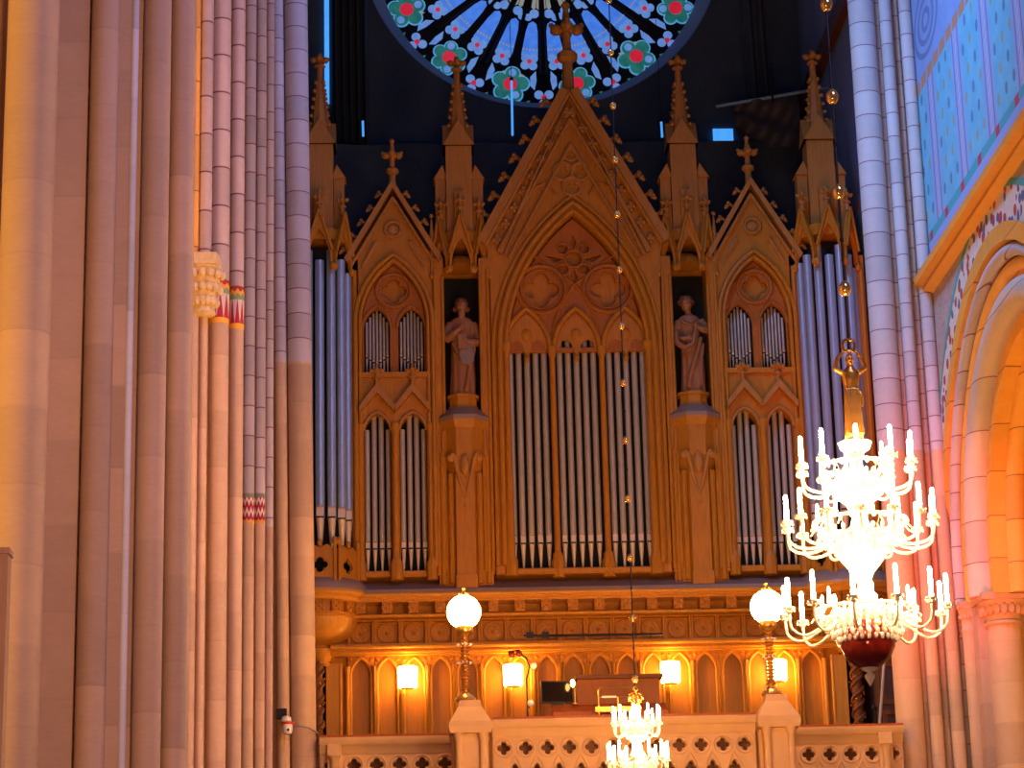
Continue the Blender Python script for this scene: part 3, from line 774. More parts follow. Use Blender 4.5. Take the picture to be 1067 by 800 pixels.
# trefoil ornament in the gable
b = MB()
for (cx, cz, r) in ((0, 17.02, .12), (-.155, 16.70, .165), (.155, 16.70, .165), (0, 16.42, .17)):
    tri = [(cx+r*1.0*math.sin(2*PI*i/24), cz-r*math.cos(2*PI*i/24)) for i in range(24)]
    b.tube([(x, -.08, z) for x, z in tri], .028, 6, True)
    b.plate([circ(cx, cz, r, 24), foil(cx, cz, r*.42, r*.36, 3, PI/2)], -.08, .05, .004)
for sg in (-1, 1):
    b.tube([(sg*.30, -.07, 16.25), (sg*.45, -.07, 16.50), (sg*.75, -.07, 16.35), (sg*1.0, -.07, 15.85)], .025, 6)
csub(b, 'gable_tracery', 'carving')
# head tracery
b = MB()
zb = 13.42
outline = arch(0, 1.18, 13.42, 2.46, 18)
hol = [foil(sx*.585, 14.56, .175, .135, 4) for sx in (-1, 1)]
hol += [foil(0, 15.12, .0001, .14, 4)]
for k in range(4):
    a = PI/4+k*PI/2; hol.append(circ(.27*math.cos(a), 15.12+.27*math.sin(a), .085, 14))
hol += [[(0.0, 15.32), (.06, 15.42), (0, 15.56), (-.06, 15.42)], [(0, 14.92), (.06, 14.80), (0, 14.66), (-.06, 14.80)], [(.2, 15.12), (.34, 15.17), (.5, 15.2), (.34, 15.06)], [(-.2, 15.12), (-.34, 15.17), (-.5, 15.2), (-.34, 15.06)]]
for c in (-.865, 0, .865):
    if c == 0: hol.append(arch(c, .325, 13.50, .58, 10))
# outer lancet fields cut as notches below
b.plate([outline]+hol, .12, .10, .01)
for sx in (-1, 1):
    b.tube([(sx*.585+.43*math.cos(2*PI*i/36), .10, 14.56+.43*math.sin(2*PI*i/36)) for i in range(36)], .04, 7, True)
    b.tube([(sx*.585+.36*math.cos(2*PI*i/36), .11, 14.56+.36*math.sin(2*PI*i/36)) for i in range(36)], .02, 6, True)
    b.tube([(sx*.76, .11, 15.23), (sx*.0, .11, 14.64)], .028, 6)
    b.tube([(0, .11, 14.66), (sx*.22, .11, 14.35), (sx*.37, .11, 13.95), (sx*.43, .11, 13.5)], .032, 6)
for rr in (.16,): b.tube([(rr*math.cos(2*PI*i/24), .10, 15.12+rr*math.sin(2*PI*i/24)) for i in range(24)], .025, 6, True)
for k in range(4):
    a = PI/4+k*PI/2; b.tube([(.27*math.cos(a)+.105*math.cos(2*PI*i/16), .11, 15.12+.27*math.sin(a)+.105*math.sin(2*PI*i/16)) for i in range(16)], .02, 5, True)
csub(b, 'head_tracery', 'wood_mid')
csub(MB().prism([q for q in arch(0, 1.19, 13.44, 2.48, 18) if q[1] > 13.8], .24, .28), 'tracery_backing', 'wood')
for c in (-.865, 0, .865):
    b = MB()
    gable_rolls(b, arch(c, .40, 13.44, .76, 12), .08, .045, 8)
    # hanging panel between pipe tops
    fld = [(c-.36, 13.46)]+[(c-.19+.12*math.cos(PI-PI*i/8), 13.47+.16*math.sin(PI-PI*i/8)) for i in range(9)]+[(c-.03, 13.38), (c, 13.28), (c+.03, 13.38)]+[(c+.19+.12*math.cos(PI-PI*i/8), 13.47+.16*math.sin(PI-PI*i/8)) for i in range(9)]+[(c+.36, 13.46)]
    fld += list(reversed(arch(c, .36, 13.46, .66, 10)))[1:-1]
    b.plate([fld], .10, .05, .01)
    b.ball((c, .12, 13.30), .05, 8, 6, 1, 1, 1.4).ball((c, .10, 13.72), .10, 8, 6, 1, .4, 1.2)
    csub(b, 'lancet_head', 'wood')
for x in (-.4325, .4325):
    b = MB().lathe([(.07, 9.75), (.055, 9.8), (.05, 13.3), (.085, 13.42), (.085, 13.5)], (x, .10, 0), 10)
    b.lathe([(.12, 9.40), (.12, 9.68), (.09, 9.74), (.09, 9.8), (.07, 9.84)], (x, .06, 0), 8)
    csub(b, 'colonnette', 'wood')
for sg in (-1, 1):
    b = MB().lathe([(.12, 9.42), (.12, 9.70), (.08, 9.78), (.06, 13.35), (.10, 13.45), (.10, 13.55)], (sg*1.24, -.02, 0), 8)
    csub(b, 'colonnette', 'wood')
for c in (-.865, 0, .865):
    for k in range(5):
        x = c+(k-2)*.148; csub(pipe_mb(x, .26, .052, 9.58, 10.03, 13.66), 'pipe', PM)
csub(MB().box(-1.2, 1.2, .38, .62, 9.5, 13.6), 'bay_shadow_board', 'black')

# ---- side gabled bays
def side_bay(uc):
    outl = [(uc-.74, 9.45), (uc+.74, 9.45), (uc+.74, 15.05), (uc, 16.32), (uc-.74, 15.05)]
    hole1 = [(uc-.56, 13.02)]+arch(uc, .56, 13.95, 1.10, 14)+[(uc+.56, 13.02)]
    holes = [hole1]+[lancet(uc+s*.305, .235, 9.56, 12.0, .33, 8) for s in (-1, 1)]
    bay = part(MB().plate([outl]+holes, .0, .4, .015), 'side_bay', 'wood')
    def s_(b, name, m='wood', ang=40): return b.build(name, m, bay, ang)
    b = MB()
    for d, y, r in ((.03, -.03, .035), (.11, -.06, .04)):
        gable_rolls(b, [(uc-.56-d, 9.6)]+arch(uc, .56+d, 13.95, 1.10+d*1.2, 14)+[(uc+.56+d, 9.6)], y, r, 7)
    s_(b, 'arch_moulding')
    for sg in (-1, 1):
        b = MB(); q = [(uc+sg*.80, 15.02), (uc, 16.40), (uc, 16.56), (uc+sg*.86, 15.10)]
        b.prism(q if sg < 0 else list(reversed(q)), -.14, .42)
        b.tube([(uc+sg*.74, -.06, 14.98), (uc, -.06, 16.24)], .03, 6)
        s_(b, 'gable_coping', 'carving')
        for k in range(5):
            t = (k+.4)/5.4; crocket(bay, uc+sg*(.86*(1-t)), 0, 15.12+1.4*t+.04, sg, .9)
    s_(finial_mb(uc, .1, 16.42, 1.0, .38), 'finial', 'carving')
    # gable roundel and side drops
    b = MB().tube([(uc+.14*math.cos(2*PI*i/24), -.03, 15.66+.14*math.sin(2*PI*i/24)) for i in range(24)], .03, 6, True)
    b.ball((uc, .0, 15.66), .11, 10, 6, 1, .25, 1)
    for sg in (-1, 1): b.tube([(uc+sg*.30, -.02, 15.42), (uc+sg*.42, -.02, 15.20), (uc+sg*.56, -.02, 14.95)], [.05, .04, .02], 6)
    s_(b, 'gable_roundel', 'carving')
    # head with roundel above two lights
    out = [(uc-.555, 13.04)]+arch(uc, .555, 13.95, 1.09, 14)+[(uc+.555, 13.04)]
    hl = [foil(uc, 14.56, .12, .105, 4)]+[lancet(uc+s*.30, .225, 13.06, 13.88, .36, 9) for s in (-1, 1)]
    b = MB().plate([out]+hl, .10, .10, .01)
    b.tube([(uc+.30*math.cos(2*PI*i/32), .08, 14.56+.30*math.sin(2*PI*i/32)) for i in range(32)], .035, 7, True)
    for s in (-1, 1): gable_rolls(b, arch(uc+s*.30, .25, 13.88, .40, 10), .09, .028, 6)
    s_(b, 'head_tracery', 'wood_mid')
    s_(MB().prism([q for q in arch(uc, .555, 13.95, 1.09, 14) if q[1] > 14.28], .22, .26), 'tracery_backing', 'wood')
    s_(MB().box(uc-.62, uc+.62, -.06, .3, 12.95, 13.04), 'sill')
    for s in (-1, 1):
        c = uc+s*.305
        b = MB()
        q = [(c-.31, 12.30), (c, 12.66), (c+.31, 12.30), (c+.31, 12.42), (c, 12.82), (c-.31, 12.42)]
        b.prism([q[0], q[1], q[4], q[5]], -.16, .1); b.prism([q[1], q[2], q[3], q[4]], -.16, .1)
        gable_rolls(b, arch(c, .235, 12.0, .33, 8), -.03, .03, 6)
        s_(b, 'gablet', 'carving')
        s_(finial_mb(c, -.06, 12.78, .42, .26), 'finial', 'carving')
        for k in range(7):
            x = uc+s*.30+(k-3)*.060; dz = abs(k-3)
            s_(pipe_mb(x, .24, .023, 13.05, 13.24+.045*dz, 14.24-.045*dz**1.4), 'pipe', PM)
        for k in range(4):
            x = c+(k-1.5)*.122; s_(pipe_mb(x, .24, .045, 9.56, 9.97, 12.34-.13*abs(abs(k-1.5)-.5)*2), 'pipe', PM)
    for x, r in ((uc, .06), (uc-.60, .05), (uc+.60, .05)):
        b = MB().lathe([(r, 9.7), (r*.9, 11.9), (r*1.5, 12.05), (r*1.5, 12.12)], (x, -.02, 0), 9)
        b.lathe([(r*1.9, 9.38), (r*1.9, 9.66), (r*1.2, 9.75), (r, 9.8)], (x, -.04, 0), 8)
        s_(b, 'colonnette')
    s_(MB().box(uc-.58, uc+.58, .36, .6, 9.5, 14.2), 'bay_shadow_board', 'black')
for uc in (-3.18, 3.18): side_bay(uc)

# ---- canopy of three gablets (polygon front) used by turrets and end towers
def canopy(par, uc, fr, w, yb, z0, za, open_h):
    """facets: list of (angle, centre x, centre y)"""
    for ang, cx, cy in fr:
        b = MB()
        q = [(-w/2, z0), (-w/2, z0+.28), (0, za), (w/2, z0+.28), (w/2, z0)]
        hole = [(-w/2+.03, z0-.001)]+arch(0, w/2-.03, z0+.02, open_h, 8)+[(w/2-.03, z0-.001)]
        pts = [(-w/2, z0), (-w/2+.03, z0)]+arch(0, w/2-.035, z0+.02, open_h, 8)+[(w/2-.03, z0), (w/2, z0), (w/2, z0+.28), (0, za), (-w/2, z0+.28)]
        b.plate([pts], -.04, .08, .008)
        for s in (-1, 1): b.tube([(s*w/2, -.06, z0+.24), (0, -.06, za+.05)], .028, 6)
        b.ball((-w/2, -.02, z0-.04), .055, 8, 6, 1, 1, 1.4).ball((w/2, -.02, z0-.04), .055, 8, 6, 1, 1, 1.4)
        ca, sa = math.cos(ang), math.sin(ang)
        b.v = [(cx+x*ca-y*sa, cy+x*sa+y*ca, z) for x, y, z in b.v]
        b.build('gablet', 'wood', par)
        f = finial_mb(cx, cy, za, .42, .22); f.build('finial', 'carving', par)
    
def pinnacle(par, uc, y, z0, z1, w, zs0, zt):
    """square shaft z0..z1 with gablets, then an octagonal spire to zt"""
    h = w/2
    b = MB().box(uc-h, uc+h, y-h, y+h, z0, z1)
    for s in (-1, 1): b.box(uc+s*(h+.10)-.09, uc+s*(h+.10)+.09, y-.14, y+.14, z0, z0+(z1-z0)*.62)
    b.box(uc-.09, uc+.09, y-h-.14, y-h, z0, z0+(z1-z0)*.45)
    b.build('pinnacle_shaft', 'carving', par)
    for s in (-1, 1):
        zz = z0+(z1-z0)*.62
        MB().prism([(uc+s*(h+.10)-.12, zz), (uc+s*(h+.10)+.12, zz), (uc+s*(h+.06), zz+.26)], y-.18, y+.18).build('buttress_gable', 'carving', par)
    b = MB()
    # four gables round the head
    g = h+.045
    b.prism([(uc-g, z1-.06), (uc+g, z1-.06), (uc, z1+.42)], y-g, y+g)
    b.prismx([(y-g, z1-.06), (y+g, z1-.06), (y, z1+.42)], uc-g, uc+g)
    b.build('pinnacle_gable', 'carving', par)
    r0 = h*.80
    b = MB().lathe([(r0, z1+.08), (r0*.9, z1+.3), (.05, zt-.02), (.05, zt)], (uc, y, 0), 8)
    for k in range(6):
        t = (k+.6)/6.6; z = z1+.25+(zt-z1-.3)*t; r = r0*.95*(1-t)+.05
        for a in range(4):
            q = PI/4+a*PI/2; b.ball((uc+(r+.02)*math.cos(q), y+(r+.02)*math.sin(q), z), .038, 6, 5)
    b.build('spire', 'carving', par)
    finial_mb(uc, y, zt-.04, .42, .34).build('finial', 'carving', par)

# ---- niche turrets
def turret(uc):
    oct_ = lambda w, d: [(uc-w, .35), (uc-w, .08), (uc-w*.5, -d), (uc+w*.5, -d), (uc+w, .08), (uc+w, .35)]
    b = MB()
    for s in (-1, 1):
        b.box(uc+s*.395-.085, uc+s*.395+.085, -.06, .6, 9.45, 15.1)
        b.tube([(uc+s*.33, -.07, 9.5), (uc+s*.33, -.07, 14.75)], .03, 7).tube([(uc+s*.46, -.07, 9.5), (uc+s*.46, -.07, 14.9)], .03, 7)
    b.box(uc-.48, uc+.48, .55, .7, 9.45, 15.2)
    tur = part(b, 'niche_turret', 'wood')
    def s_(b, name, m='wood', ang=40): return b.build(name, m, tur, ang)
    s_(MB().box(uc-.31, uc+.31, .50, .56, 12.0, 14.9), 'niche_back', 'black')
    # ribbed vault of the canopy
    b = MB().lathe([(.32, 14.96), (.28, 15.06), (.18, 15.16), (.03, 15.2)], (uc, .16, 0), 14)
    s_(b, 'niche_vault', 'wood')
    canopy(tur, uc, [(0, uc, -.30), (-PI/3.2, uc-.335, -.10), (PI/3.2, uc+.335, -.10)], .40, 0, 14.86, 15.80, .50)
    b = MB().poly([(uc-.46, .45), (uc-.42, .06), (uc-.18, -.24), (uc+.18, -.24), (uc+.42, .06), (uc+.46, .45)], 15.35, 15.55)
    s_(b, 'canopy_roof', 'wood')
    for s in (-1, 1):
        b = MB().tube([(uc+s*.50, -.02, 14.8), (uc+s*.50, -.02, 15.6), (uc+s*.50, -.02, 15.85)], [.035, .035, .01], 6).ball((uc+s*.5, -.02, 15.9), .04, 6, 5).ball((uc+s*.5, -.02, 14.78), .06, 6, 5)
        s_(b, 'corner_shaft', 'carving')
    pinnacle(tur, uc, .12, 15.5, 17.25, .46, 0, 18.62)
    # statue bracket, octagonal with moulded top
    b = MB(); w = .26
    def octp(r): return [(uc+r*math.cos(PI/8+k*PI/4), .10+r*math.sin(PI/8+k*PI/4)) for k in range(8)]
    b.poly(octp(.30), 12.32, 12.42, octp(.26)).poly(octp(.25), 12.42, 12.56).poly(octp(.29), 12.56, 12.61)
    s_(b, 'statue_pedestal')
    b = MB().poly(octp(.47), 12.12, 12.20).poly(octp(.47), 12.20, 12.36, octp(.32))
    s_(b, 'bracket_top', 'cover')
    b = MB().poly(octp(.40), 11.98, 12.12, octp(.47)).poly(octp(.36), 11.45, 11.98, octp(.38)).poly(octp(.17), 10.4, 11.45, octp(.34))
    b.tube([(uc-.36, -.1, 11.95), (uc-.36, -.1, 11.5)], .03, 6).tube([(uc+.36, -.1, 11.95), (uc+.36, -.1, 11.5)], .03, 6)
    s_(b, 'bracket')
    b = MB()                                            # carved crest on the bracket
    for s in (-1, 1):
        b.tube([(uc, -.20, 10.75), (uc+s*.10, -.24, 11.1), (uc+s*.17, -.28, 11.45), (uc+s*.22, -.30, 11.52)], [.03, .035, .04, .03], 7)
        b.ball((uc+s*.24, -.28, 11.44), .07, 8, 6, 1, .6, 1)
        b.ball((uc+s*.07, -.16, 10.72), .05, 7, 5)
    b.ball((uc, -.26, 11.32), .075, 9, 7, 1, .8, 2.6).ball((uc, -.18, 10.62), .06, 7, 5)
    s_(b, 'carved_crest', 'carving')
    b = MB()
    b.poly([(uc-.46, .4), (uc-.46, -.02), (uc-.20, -.10), (uc-.16, -.22), (uc+.16, -.22), (uc+.20, -.10), (uc+.46, -.02), (uc+.46, .4)], 9.25, 11.2)
    for s in (-1, 1):
        b.tube([(uc+s*.24, -.12, 9.3), (uc+s*.24, -.12, 11.2)], .05, 8).tube([(uc+s*.38, -.06, 9.3), (uc+s*.38, -.06, 11.6)], .045, 8)
    b.poly([(uc-.22, 0), (uc-.18, -.27), (uc+.18, -.27), (uc+.22, 0)], 9.2, 9.42)
    s_(b, 'pier_base')
for uc in (-2.0, 2.0): turret(uc)

# ---- end towers
def tower(uc):
    sg = 1 if uc > 0 else -1
    tw = part(MB().lathe([(.40, 9.4), (.40, 15.3)], (uc, .30, 0), 16), 'end_tower', 'black')
    def s_(b, name, m='wood', ang=40): return b.build(name, m, tw, ang)
    for k in range(7):
        a = -PI/2+(k-3)*.40; x, y = uc+.50*math.cos(a), .20+.50*math.sin(a)
        zt = (14.95, 15.05, 15.2, 15.0, 15.2, 15.05, 14.85)[k]
        s_(pipe_mb(x, y, .078, 9.75, 10.42, zt), 'pipe', ['pipe_bluelit']+PM[1:])
    for s in (-1, 1):
        b = MB().box(uc+s*.60-.06, uc+s*.60+.06, .0, .5, 9.45, 15.1); b.tube([(uc+s*.60, -.02, 9.5), (uc+s*.60, -.02, 14.9)], .04, 7)
        s_(b, 'corner_post')
    canopy(tw, uc, [(0, uc, -.42), (-PI/3.4, uc-.40, -.22), (PI/3.4, uc+.40, -.22)], .46, 0, 14.90, 15.86, .62)
    s_(MB().poly([(uc-.62, .5), (uc-.56, -.02), (uc-.22, -.36), (uc+.22, -.36), (uc+.56, -.02), (uc+.62, .5)], 15.38, 15.58), 'canopy_roof')
    pinnacle(tw, uc, .12, 15.5, 17.30, .48, 0, 18.70)
    # crest panel at the foot
    for ang, cx, cy in ((0, uc, -.50), (-PI/3.4, uc-.44, -.28), (PI/3.4, uc+.44, -.28)):
        b = MB().plate([[(-.25, 9.30), (.25, 9.30), (.25, 9.85), (.12, 9.93), (0, 9.87), (-.12, 9.93), (-.25, 9.85)], foil(0, 9.58, .07, .06, 4)], -.04, .08, .008)
        b.ball((-.25, -.04, 9.98), .055, 7, 5, 1, 1, 1.5).ball((0, -.04, 9.95), .05, 7, 5, 1, 1, 1.4).ball((.25, -.04, 9.98), .055, 7, 5, 1, 1, 1.5)
        b.tube([(-.25, -.05, 9.3), (-.25, -.05, 9.95)], .03, 6).tube([(.25, -.05, 9.3), (.25, -.05, 9.95)], .03, 6)
        ca, sa = math.cos(ang), math.sin(ang); b.v = [(cx+x*ca-y*sa, cy+x*sa+y*ca, z) for x, y, z in b.v]
        s_(b, 'crest_panel')
    c = (uc, .15, 0)
    s_(MB().lathe([(.86, 9.16), (.84, 9.22), (.72, 9.36), (.5, 9.42)], c, 32), 'rounded_cover', 'cover')
    s_(MB().lathe([(.66, 8.98), (.74, 9.0), (.76, 9.05), (.84, 9.07), (.88, 9.11), (.86, 9.16)], c, 32), 'round_cornice', 'wood_gold')
    s_(MB().lathe([(.60, 8.78), (.60, 8.99)], c, 32), 'round_frieze', 'wood')
    for k in range(7):
        a = -PI/2+(k-3)*.42
        o = link('frieze_block', BLK, tw); o.matrix_local = Matrix.Translation((uc, .15, 0)) @ Matrix.Rotation(a+PI/2, 4, 'Z') @ Matrix.Translation((0, -.48, 0))
    s_(MB().lathe([(.20, 8.22), (.17, 8.30), (.30, 8.36), (.48, 8.44), (.58, 8.58), (.61, 8.72), (.64, 8.74), (.62, 8.78), (.66, 8.80)], c, 32), 'bowl', 'wood_gold')
    # capital, pilaster and twisted column below
    s_(MB().lathe([(.13, 7.95), (.16, 7.98), (.14, 8.02), (.22, 8.14), (.26, 8.18), (.26, 8.24), (.2, 8.26)], (uc, .1, 0), 16), 'capital', 'wood_gold')
    s_(MB().box(uc-sg*.20-.12, uc-sg*.20+.12, .02, .4, GZ, 8.0).tube([(uc-sg*.32, .02, GZ+.1), (uc-sg*.32, .02, 8.0)], .025, 6), 'pilaster', 'wood_gold')
    b = MB().lathe([(.12, GZ), (.12, GZ+.25), (.09, GZ+.3), (.085, 7.9), (.12, 7.97)], (uc+sg*.06, -.08, 0), 12)
    for ph in (0, PI):
        b.tube([(uc+sg*.06+.09*math.cos(ph+i*.5), -.08+.09*math.sin(ph+i*.5), GZ+.3+i*.035) for i in range(74)], .034, 6)
    b.use(1)
    for i in range(60): b.ball((uc+sg*.06+.11*math.cos(i*.7+1.5), -.08+.11*math.sin(i*.7+1.5), GZ+.32+i*.0435), .018, 6, 4)
    s_(b, 'twisted_column', ['wood_dark', 'gold'])
for uc in (-4.46, 4.46): tower(uc)

# ------------------------------------------------------------------ carved figures
def remesh(mb, vox, smooth=6):
    me = mb.mesh('tmp', 'figure', 0); o = bpy.data.objects.new('tmp', me); COL.objects.link(o)
    m = o.modifiers.new('r', 'REMESH'); m.mode = 'VOXEL'; m.voxel_size = vox
    s = o.modifiers.new('s', 'SMOOTH'); s.iterations = smooth; s.factor = .5
    dg = bpy.context.evaluated_depsgraph_get()
    out = bpy.data.meshes.new_from_object(o.evaluated_get(dg)); bpy.data.objects.remove(o)
    out.shade_smooth(); return out
def ring_body(b, rings, n=28, fold=.0, fn=9):
    v = []; f = []
    for (z, rx, ry, cx, cy) in rings:
        for i in range(n):
            a = 2*PI*i/n; k = 1+fold*max(0, min(1, (1.15-z)/.5))*math.sin(fn*a+z*2.)
            v.append((cx+rx*k*math.cos(a), cy+ry*k*math.sin(a), z))
    L = len(rings)
    for j in range(L-1):
        for i in range(n): f.append((j*n+i, j*n+(i+1) % n, (j+1)*n+(i+1) % n, (j+1)*n+i))
    f.append(tuple(range(n-1, -1, -1))); f.append(tuple((L-1)*n+i for i in range(n)))
    return b.add(v, f)
def head(b, c, tilt=0., s=1., beard=False, hair=1.0):
    x, y, z = c
    b.ball((x, y, z), .098*s, 14, 10, .84, .98, 1.22)
    b.ball((x, y-.098*s, z-.012*s), .020*s, 6, 5, .8, 1, 1.7)              # nose
    for sx in (-1, 1):
        b.ball((x+sx*.034*s, y-.080*s, z+.028*s), .022*s, 6, 5, 1.3, .8, .6)  # brow
        b.ball((x+sx*.040*s, y-.070*s, z-.030*s), .030*s, 6, 5)               # cheek
        b.ball((x+sx*.078*s, y, z-.005*s), .020*s, 6, 5, .5, 1, 1.5)          # ear
    b.ball((x, y-.080*s, z-.062*s), .022*s, 6, 5, 1.5, .8, .5)
    b.ball((x, y-.070*s, z-.095*s), .030*s, 6, 5)
    if beard: b.ball((x, y-.066*s, z-.125*s), .055*s, 8, 6, 1, .8, 1.5)
def hand(b, p, d, s=1.):
    """palm with four curled fingers and a thumb; d: x direction the fingers point"""
    p = Vector(p); b.ball(p, .044*s, 8, 6, 1, .7, 1)
    for k in range(4):
        q = p+Vector((d*.02, -.03, .030-.022*k))*s
        b.tube([q, q+Vector((d*.045, -.018, -.004))*s, q+Vector((d*.062, .012, -.01))*s], [.013*s, .012*s, .010*s], 6)
    b.tube([p+Vector((0, -.02, .03))*s, p+Vector((d*.02, -.045, .055))*s, p+Vector((d*.045, -.045, .05))*s], [.014*s, .013*s, .010*s], 6)

PEDZ = 12.61
# left: bearded man with a book and a long fold of cloth
t = thing('statue', (OX-2.0, OY+.10, PEDZ), 'carved bearded robed figure holding a book, left niche', 'statue', 'carved statues in the niches')
b = MB()
ring_body(b, [(.0, .25, .20, 0, 0), (.06, .25, .20, 0, 0), (.4, .235, .18, .01, 0), (.8, .22, .17, .01, 0), (1.0, .215, .165, 0, 0), (1.2, .235, .155, 0, 0), (1.34, .245, .14, 0, 0), (1.41, .19, .12, 0, 0), (1.45, .08, .08, 0, 0), (1.50, .062, .065, 0, -.005), (1.56, .06, .06, 0, -.01)], 36, .07, 10)
b.tube([(-.22, 0, 1.33), (-.30, -.04, 1.16), (-.28, -.12, 1.03), (-.14, -.22, 1.10), (-.05, -.24, 1.17)], [.085, .085, .085, .07, .05], 10)
b.tube([(.22, 0, 1.33), (.31, -.02, 1.12), (.31, -.08, .96), (.20, -.20, .93), (.12, -.24, .95)], [.085, .09, .09, .07, .05], 10)
hand(b, (-.03, -.25, 1.19), 1); hand(b, (.10, -.25, .95), -1)
b.ball((-.10, -.06, .04), .06, 8, 5, .9, 2.4, .7).ball((.10, -.08, .04), .06, 8, 5, .9, 2.4, .7)
b.tube([(.24, -.13, .85), (.16, -.18, .55), (.10, -.19, .25), (.05, -.19, .05)], [.04, .05, .05, .05], 7)
b.tube([(-.18, -.10, .95), (-.05, -.18, .70), (.15, -.17, .50)], [.05, .045, .03], 7)
b.v = [(x*.88, y, z) for x, y, z in b.v]; head(b, (0, -.03, 1.64), 0, 1.2, True)
link('body', remesh(b, .014, 3), t)
hb = MB().ball((0, .02, 1.70), .128, 12, 8, .95, .95, .95)
for k in range(14):
    a = PI*.05+PI*.9*k/13; hb.ball((.115*math.cos(a), .0+.10*math.sin(a), 1.60), .045, 6, 5)
hb.build('hair', 'hair', t)
MB().box(-.07, .07, -.29, -.25, .80, 1.06).box(-.06, .06, -.285, -.255, .81, 1.07).build('book', 'figure', t)
MB().plate([[(-.05, .98), (.17, .98), (.20, .60), (.12, .52), (-.02, .55), (-.06, .7)]], -.235, .05, .012).build('hanging_cloth', mat('pale_cloth', (.22, .14, .13), .6), t)
# right: youth with a small harp held on the hip, head turned
t = thing('statue', (OX+2.0, OY+.10, PEDZ), 'carved robed youth with turned head and curved instrument, right niche', 'statue', 'carved statues in the niches')
b = MB()
ring_body(b, [(.0, .24, .19, .02, 0), (.06, .24, .19, .02, 0), (.4, .225, .175, .03, 0), (.8, .215, .165, .02, 0), (1.0, .19, .15, 0, 0), (1.2, .22, .15, -.01, 0), (1.34, .235, .135, -.01, 0), (1.41, .18, .115, -.01, 0), (1.45, .075, .075, -.01, 0), (1.50, .056, .06, -.02, -.005), (1.56, .055, .06, -.03, -.01)], 36, .08, 9)
b.tube([(-.22, 0, 1.33), (-.29, -.03, 1.13), (-.28, -.10, .98), (-.16, -.22, .95), (-.10, -.24, .95)], [.075, .075, .07, .055, .045], 10)
b.tube([(.22, 0, 1.34), (.31, -.03, 1.22), (.33, -.12, 1.12), (.22, -.22, 1.12), (.14, -.24, 1.14)], [.075, .08, .075, .06, .045], 10)
hand(b, (-.08, -.25, .95), 1); hand(b, (.12, -.25, 1.15), -1)
b.ball((-.08, -.08, .04), .055, 8, 5, .9, 2.3, .7).ball((.13, -.06, .04), .055, 8, 5, .9, 2.3, .7)
b.tube([(.20, -.13, 1.0), (.10, -.19, .70), (-.03, -.19, .35), (-.10, -.17, .08)], [.04, .05, .05, .05], 7)
b.tube([(.24, -.08, .9), (.18, -.15, .55), (.16, -.16, .12)], [.04, .04, .04], 7)
b.tube([(-.18, -.14, 1.30), (0, -.17, 1.20), (.18, -.14, 1.28)], [.03, .035, .03], 7)
b.v = [(x*.88, y, z) for x, y, z in b.v]; head(b, (-.045, -.03, 1.64), 0, 1.2)
link('body', remesh(b, .014, 3), t)
hb = MB()
for k in range(26):
    a = 2*PI*k/13; hb.ball((-.045+.105*math.cos(a)*(1 if k < 13 else .6), .0+.095*math.sin(a)*(1 if k < 13 else .6)+.035, 1.69+(.0 if k < 13 else .065)), .052, 7, 5)
hb.build('hair', 'hair', t)
MB().tube([(-.27, -.24, 1.06), (-.26, -.27, .86), (-.14, -.29, .76), (-.0, -.28, .83), (.04, -.26, 1.0), (.08, -.25, 1.12)], [.03, .05, .06, .05, .04, .03], 9).build('instrument', 'figure', t)

# ------------------------------------------------------------------ wall lamps on the arcade
def make_lamp(label, x):
    t = thing('wall_lamp', (x, OY, 7.4), label, 'lamp', 'lit wall lamps on the organ arcade')
    MB().lathe([(.135, .14), (.16, .16), (.168, .48), (.15, .50)], (0, -.12, 0), 20).build('shade', 'shade', t)
    MB().box(-.05, .05, .05, .22, .22, .40).tube([(0, .10, .26), (0, -.02, .22), (0, -.10, .22)], .018, 7).build('bracket', 'brass', t)
    MB().lathe([(.03, .125), (.08, .13), (.12, .135), (.135, .145)], (0, -.12, 0), 14).build('cup', 'brass', t)
    return t
for x, lab in ((OX-3.02, 'glowing square wall lamp, leftmost of four on the organ arcade'), (OX-1.26, 'glowing wall lamp right of the left globe lamp, above the balustrade'), (OX+1.38, 'glowing wall lamp just above the small chandelier, right of it'), (OX+3.18, 'glowing wall lamp partly behind the right globe lamp post')): make_lamp(lab, x)

